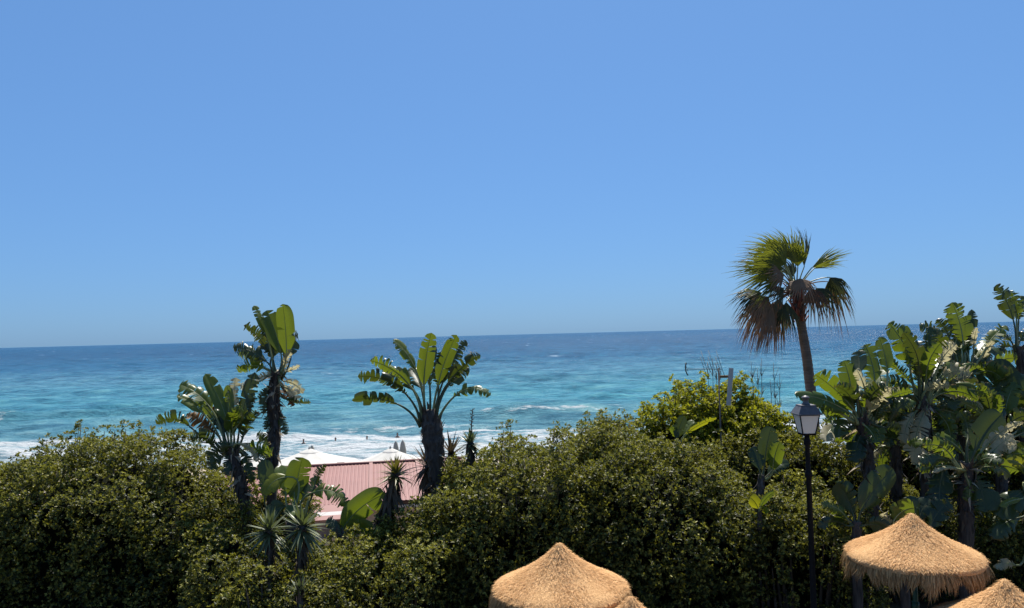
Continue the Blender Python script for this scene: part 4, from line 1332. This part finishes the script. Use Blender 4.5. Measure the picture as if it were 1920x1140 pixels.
def bare(label, px, top_list, d, seed):
    rg = random.Random(seed)
    b_ = P(*px, d)
    base = Vector((b_.x, d, ground_z(d)))
    th = empty('bare_shrub', base, label, 'dead shrub', 'bare grey stems behind the yellow bush')
    for (tx, ty) in top_list:
        q = P(tx, ty, d + rg.uniform(-.2, .2)) - base
        V, F = [], []
        pts = bez(Vector((rg.uniform(-.1, .1), 0, -.05)), Vector((q.x * .35, 0, q.z * .6)), q, 10)
        tube(pts, [.02 - .015 * i / 10 for i in range(11)], 6, V, F)
        for j in range(16):
            s = rg.uniform(.72, .98)
            p = pts[int(s * 10)]
            L = rg.uniform(.12, .35)
            v = Vector((rg.uniform(-.5, .5), rg.uniform(-.4, .4), 1)).normalized()
            m_ = p + v * L * .5
            tube([p, m_, m_ + (v + Vector((rg.uniform(-.4, .4), 0, .1))) * L * .5], [.008, .006, .003], 4, V, F)
        link('stem', mesh('stem', V, F), th, 'bare_twig')


bare('leafless grey stems sticking up between the yellow bush and the palm trunk', (1424, 780), [(1408, 676), (1420, 690), (1428, 672)], 20.6, 61)
bare('lone forked leafless stem next to the palm trunk', (1456, 790), [(1450, 680), (1462, 700), (1444, 712)], 20.8, 62)
bare('dry grey twiggy tuft beside the aerial rods above the yellow bush', (1335, 760), [(1326, 678), (1336, 672), (1344, 680), (1318, 690), (1350, 684)], 20.4, 63)

# ---------------------------------------------------------------- beach house with pink sheet roof
RD0, RD1 = 31.0, 35.5                                    # eave and ridge distance
el, er_ = P(400, 958, RD0), P(880, 938, RD0)
zr, ze = P(700, 870, RD1).z, P(700, 944, RD0).z
xl, xr = P(395, 880, RD1).x, P(930, 868, RD1).x
gz = ground_z(33)
house = empty('beach_house', ((xl + xr) / 2, 33, gz), 'low beach house with faded pink corrugated roof behind the bird-of-paradise trunks', 'building')
hb = Vector(((xl + xr) / 2, 33, gz))
house.rotation_euler.z = R(10)
slope_d, slope_z = RD1 - RD0, zr - ze
seam0 = P(713, 870, RD1).x
pw = P(713, 870, RD1).x - P(627, 872, RD1).x
x = seam0 - pw * 4
edges = []
while x < xr + pw: edges.append(x); x += pw
edges = [e for e in edges if xl - .3 < e < xr + .3]


def sheet(xa, xb, ya, za, yb, zb_):
    nr_ = max(4, int(round((xb - xa) / .16)))
    V, F = [], []
    for i in range(nr_):
        x0_ = xa + (xb - xa) * i / nr_
        p = (xb - xa) / nr_
        for f, h in ((0, 0), (.55, 0), (.65, .014), (.9, .014)):
            V.append((x0_ + p * f, h))
    V.append((xb, 0))
    n_ = len(V)
    VV = [Vector((q[0], ya, za + q[1])) - hb for q in V] + [Vector((q[0], yb, zb_ + q[1])) - hb for q in V]
    return VV, [(i, i + 1, n_ + i + 1, n_ + i) for i in range(n_ - 1)]


for xa, xb in zip(edges[:-1], edges[1:]):
    V, F = sheet(xa + .01, xb - .01, RD0, ze, RD1, zr)
    link('roof_panel', mesh('roof_panel', V, F, False), house, 'pink_sheet')
    V, F = sheet(xa + .01, xb - .01, RD1 + 4.0, zr - .8, RD1, zr)
    link('roof_panel', mesh('roof_panel', V, [f[::-1] for f in F], False), house, 'pink_sheet')
ang = math.atan2(slope_z, slope_d)
rx = Matrix.Rotation(ang, 3, 'X')
for xx in edges[1:-1]:
    V, F = box(Vector((xx, (RD0 + RD1) / 2, (ze + zr) / 2 + .045)) - hb, (.16, math.hypot(slope_d, slope_z), .05), rot=rx)
    link('seam_cap', mesh('seam_cap', V, F, False), house, 'pink_sheet')
V, F = tube([Vector((edges[0], RD1, zr + .03)) - hb, Vector((edges[-1], RD1, zr + .03)) - hb], .075, 8)
link('ridge_cap', mesh('ridge_cap', V, F), house, 'pink_sheet')
V, F = box(Vector(((edges[0] + edges[-1]) / 2, RD0 + .03, ze - .10)) - hb, (edges[-1] - edges[0], .04, .12))
link('fascia', mesh('fascia', V, F, False), house, 'dark_wood')
V, F = box(Vector(((edges[0] + edges[-1]) / 2, RD0 + .02, ze - .235)) - hb, (edges[-1] - edges[0], .10, .11))
link('gutter', mesh('gutter', V, F, False), house, 'trim_white')
V, F = box(Vector(((edges[0] + edges[-1]) / 2, RD0 + 4.2, (ze - .3 + gz) / 2)) - hb, (edges[-1] - edges[0] - .3, 7.2, ze - .3 - gz))
wl = link('wall', mesh('wall', V, F, False), house, 'wall_paint')
# low porch roof in front, pink and white boards
pa, pb_ = P(560, 962, RD0 - .6), P(668, 962, RD0 - .6)
for i in range(4):
    zz = P(610, 953 + i * 7, RD0 - .4 - i * .35).z
    V, F = box(Vector(((pa.x + pb_.x) / 2, RD0 - .25 - i * .33, zz)) - hb, (pb_.x - pa.x, .36, .05), rot=Matrix.Rotation(R(14), 3, 'X'))
    link('porch_board', mesh('porch_board', V, F, False), house, 'pink_sheet' if i != 2 else 'trim_white')
V, F = box(Vector(((pa.x + pb_.x) / 2, RD0 - .1, gz + 1.0)) - hb, (pb_.x - pa.x, .3, 2.0))
link('porch_wall', mesh('porch_wall', V, F, False), house, 'wall_paint')
wc_ = P(625, 977, RD0 + .55)
V, F = box(Vector((wc_.x, RD0 + .58, wc_.z)) - hb, (.9, .06, .8))
wn = link('window', mesh('window', V, F, False), house, 'trim_white')
V, F = box(Vector((wc_.x, RD0 + .54, wc_.z)) - hb, (.76, .03, .66))
link('pane', mesh('pane', V, F, False), wn, 'window_glass')
cc = P(659, 871, RD1 + .3)
V, F = box(Vector((cc.x, RD1 + .3, cc.z - .25)) - hb, (.28, .28, .55))
ch = link('chimney', mesh('chimney', V, F, False), house, 'wall_paint')
V, F = box(Vector((cc.x, RD1 + .3, cc.z + .07)) - hb, (.34, .34, .07))
link('chimney_cap', mesh('chimney_cap', V, F, False), ch, 'dark_wood')


# ---------------------------------------------------------------- white beach parasols
def white_parasol(label, px, d, Rw, drop, seed, rot=0.0):
    ap = P(*px, d)
    gz = ground_z(d)
    base = Vector((ap.x, d, gz))
    th = empty('beach_parasol', base, label, 'parasol', 'open white parasols on the beach')
    H_ = ap.z - gz
    seg = 8
    rows = [(0.0, 0), (.05, -.04), (.11, -.115), (.15, -.165), (.155, -.18)]
    rows2 = [(.13, -.165), (.3, -.36), (.5, -.56), (.75, -.79), (1.0, -1.0), (1.0, -1.12)]

    def umb(rows):
        V, F = [], []
        m_ = seg * 4
        for r, z in rows:
            for k in range(m_):
                a = 2 * math.pi * k / m_ + rot
                f = (k % 4) / 4
                pol = math.cos(math.pi / seg) / math.cos((f - .5) * 2 * math.pi / seg)
                sagv = -.10 * math.sin(math.pi * f) * r
                V.append((Rw * r * pol * math.cos(a), Rw * r * pol * math.sin(a), H_ + z * drop + sagv * drop))
        for i in range(len(rows) - 1):
            for k in range(m_):
                a_, b_ = i * m_ + k, i * m_ + (k + 1) % m_
                F.append((a_, a_ + m_, b_ + m_, b_))
        return mesh('canopy', V, F)
    c_ = link('canopy', umb(rows2), th, 'canvas')
    link('vent', umb(rows), c_, 'canvas')
    V, F = tube([(0, 0, 0), (0, 0, H_ - .05)], .05, 10)
    link('pole', mesh('pole', V, F), th, 'pole_white')
    V, F = tube([(0, 0, H_ - .02), (0, 0, H_ + .04), (0, 0, H_ + .12)], [.05, .06, .02], 8)
    link('finial', mesh('finial', V, F), th, 'canvas_grey')
    for k in range(seg):
        a = 2 * math.pi * k / seg + rot
        V, F = tube([(0, 0, H_ - .2 * drop), (Rw * .97 * math.cos(a), Rw * .97 * math.sin(a), H_ - 1.02 * drop)], .015, 5)
        link('rib', mesh('rib', V, F), th, 'pole_white')


white_parasol('large open white parasol behind the pink roof, between the slim trunks and the roof seam', (580, 841), 44, 3.6, 1.1, 1, .2)
white_parasol('open white parasol with dark vents behind the shaggy yucca tuft', (732, 840), 43, 2.9, 1.05, 2, .35)
white_parasol('open white parasol mostly hidden behind the slim bird-of-paradise trunk', (470, 858), 43, 2.6, .8, 3, .1)


def closed_parasol(label, px, d, L, W):
    tp_ = P(*px, d)
    gz = ground_z(d)
    base = Vector((tp_.x, d, gz))
    th = empty('folded_parasol', base, label, 'parasol', 'folded parasols at the waterline')
    H_ = tp_.z - gz
    V, F = [], []
    prof = [(0.02, 0), (.5, -.12), (.8, -.35), (1, -.7), (.9, -.9), (1.05, -1.0)]
    for r, z in prof:
        for k in range(20):
            a = 2 * math.pi * k / 20
            rr_ = W / 2 * r * (1 + .18 * (1 if k % 2 else -1))
            V.append((rr_ * math.cos(a), rr_ * math.sin(a), H_ + z * L))
    for i in range(len(prof) - 1):
        for k in range(20):
            F.append((i * 20 + k, i * 20 + 20 + k, i * 20 + 20 + (k + 1) % 20, i * 20 + (k + 1) % 20))
    link('canopy', mesh('canopy', V, F), th, 'canvas_grey')
    V, F = tube([(0, 0, 0), (0, 0, H_ + .05)], .03, 8)
    link('pole', mesh('pole', V, F), th, 'pole_white')


closed_parasol('grey-white folded parasol, shorter of the pair beyond the white parasol with vents', (742, 826), 52, 1.5, .40)
closed_parasol('grey-white folded parasol, taller of the pair beyond the white parasol with vents', (755, 824), 51, 1.7, .44)
closed_parasol('single folded parasol tip beyond the large white parasol', (585, 834), 52, 1.2, .38)


# ---------------------------------------------------------------- bathers in the surf
def bather(px, label, seed):
    dy = px[1] - (650 - px[0] * .026)
    d = 10.5 * FPX / dy
    p = P(*px, d)
    base = Vector((p.x, d, SEA_Z - 1.44 - (.32 if seed == 3 else 0)))
    th = empty('person', base, label, 'person', 'bathers in the surf')
    V, F = [], []
    prof = [(.0, .12, .10), (.4, .14, .11), (.75, .16, .11), (1.0, .19, .12), (1.12, .21, .11), (1.18, .17, .09), (1.22, .075, .07), (1.28, .06, .06),
            (1.32, .075, .085), (1.40, .085, .10), (1.47, .08, .095), (1.53, .045, .05), (1.55, .005, .005)]
    for z, rx_, ry_ in prof:
        for k in range(12):
            a = 2 * math.pi * k / 12
            V.append((rx_ * math.cos(a), ry_ * math.sin(a), z))
    for i in range(len(prof) - 1):
        for k in range(12):
            F.append((i * 12 + k, i * 12 + (k + 1) % 12, i * 12 + 12 + (k + 1) % 12, i * 12 + 12 + k))
    for s in (-1, 1):
        tube([(s * .17, 0, 1.12), (s * .26, -.02, .9), (s * .30, -.16, .72), (s * .24, -.34, .74), (s * .22, -.42, .75)], [.055, .05, .042, .034, .02], 8, V, F)
    bd = link('body', mesh('body', V, F), th, 'skin')
    V, F = [], []
    for z, r_ in ((1.38, .10), (1.46, .103), (1.53, .075), (1.565, .01)):
        for k in range(12):
            a = 2 * math.pi * k / 12
            V.append((r_ * .92 * math.cos(a), r_ * 1.05 * math.sin(a) + .015, z))
    for i in range(3):
        for k in range(12):
            F.append((i * 12 + k, i * 12 + (k + 1) % 12, i * 12 + 12 + (k + 1) % 12, i * 12 + 12 + k))
    link('hair', mesh('hair', V, F), bd, 'hair')


BL = 'dark-haired bather standing neck deep in the white surf'
for i, q in enumerate(((569, 824), (629, 821), (688, 818), (745, 807))):
    bather(q, BL, i)
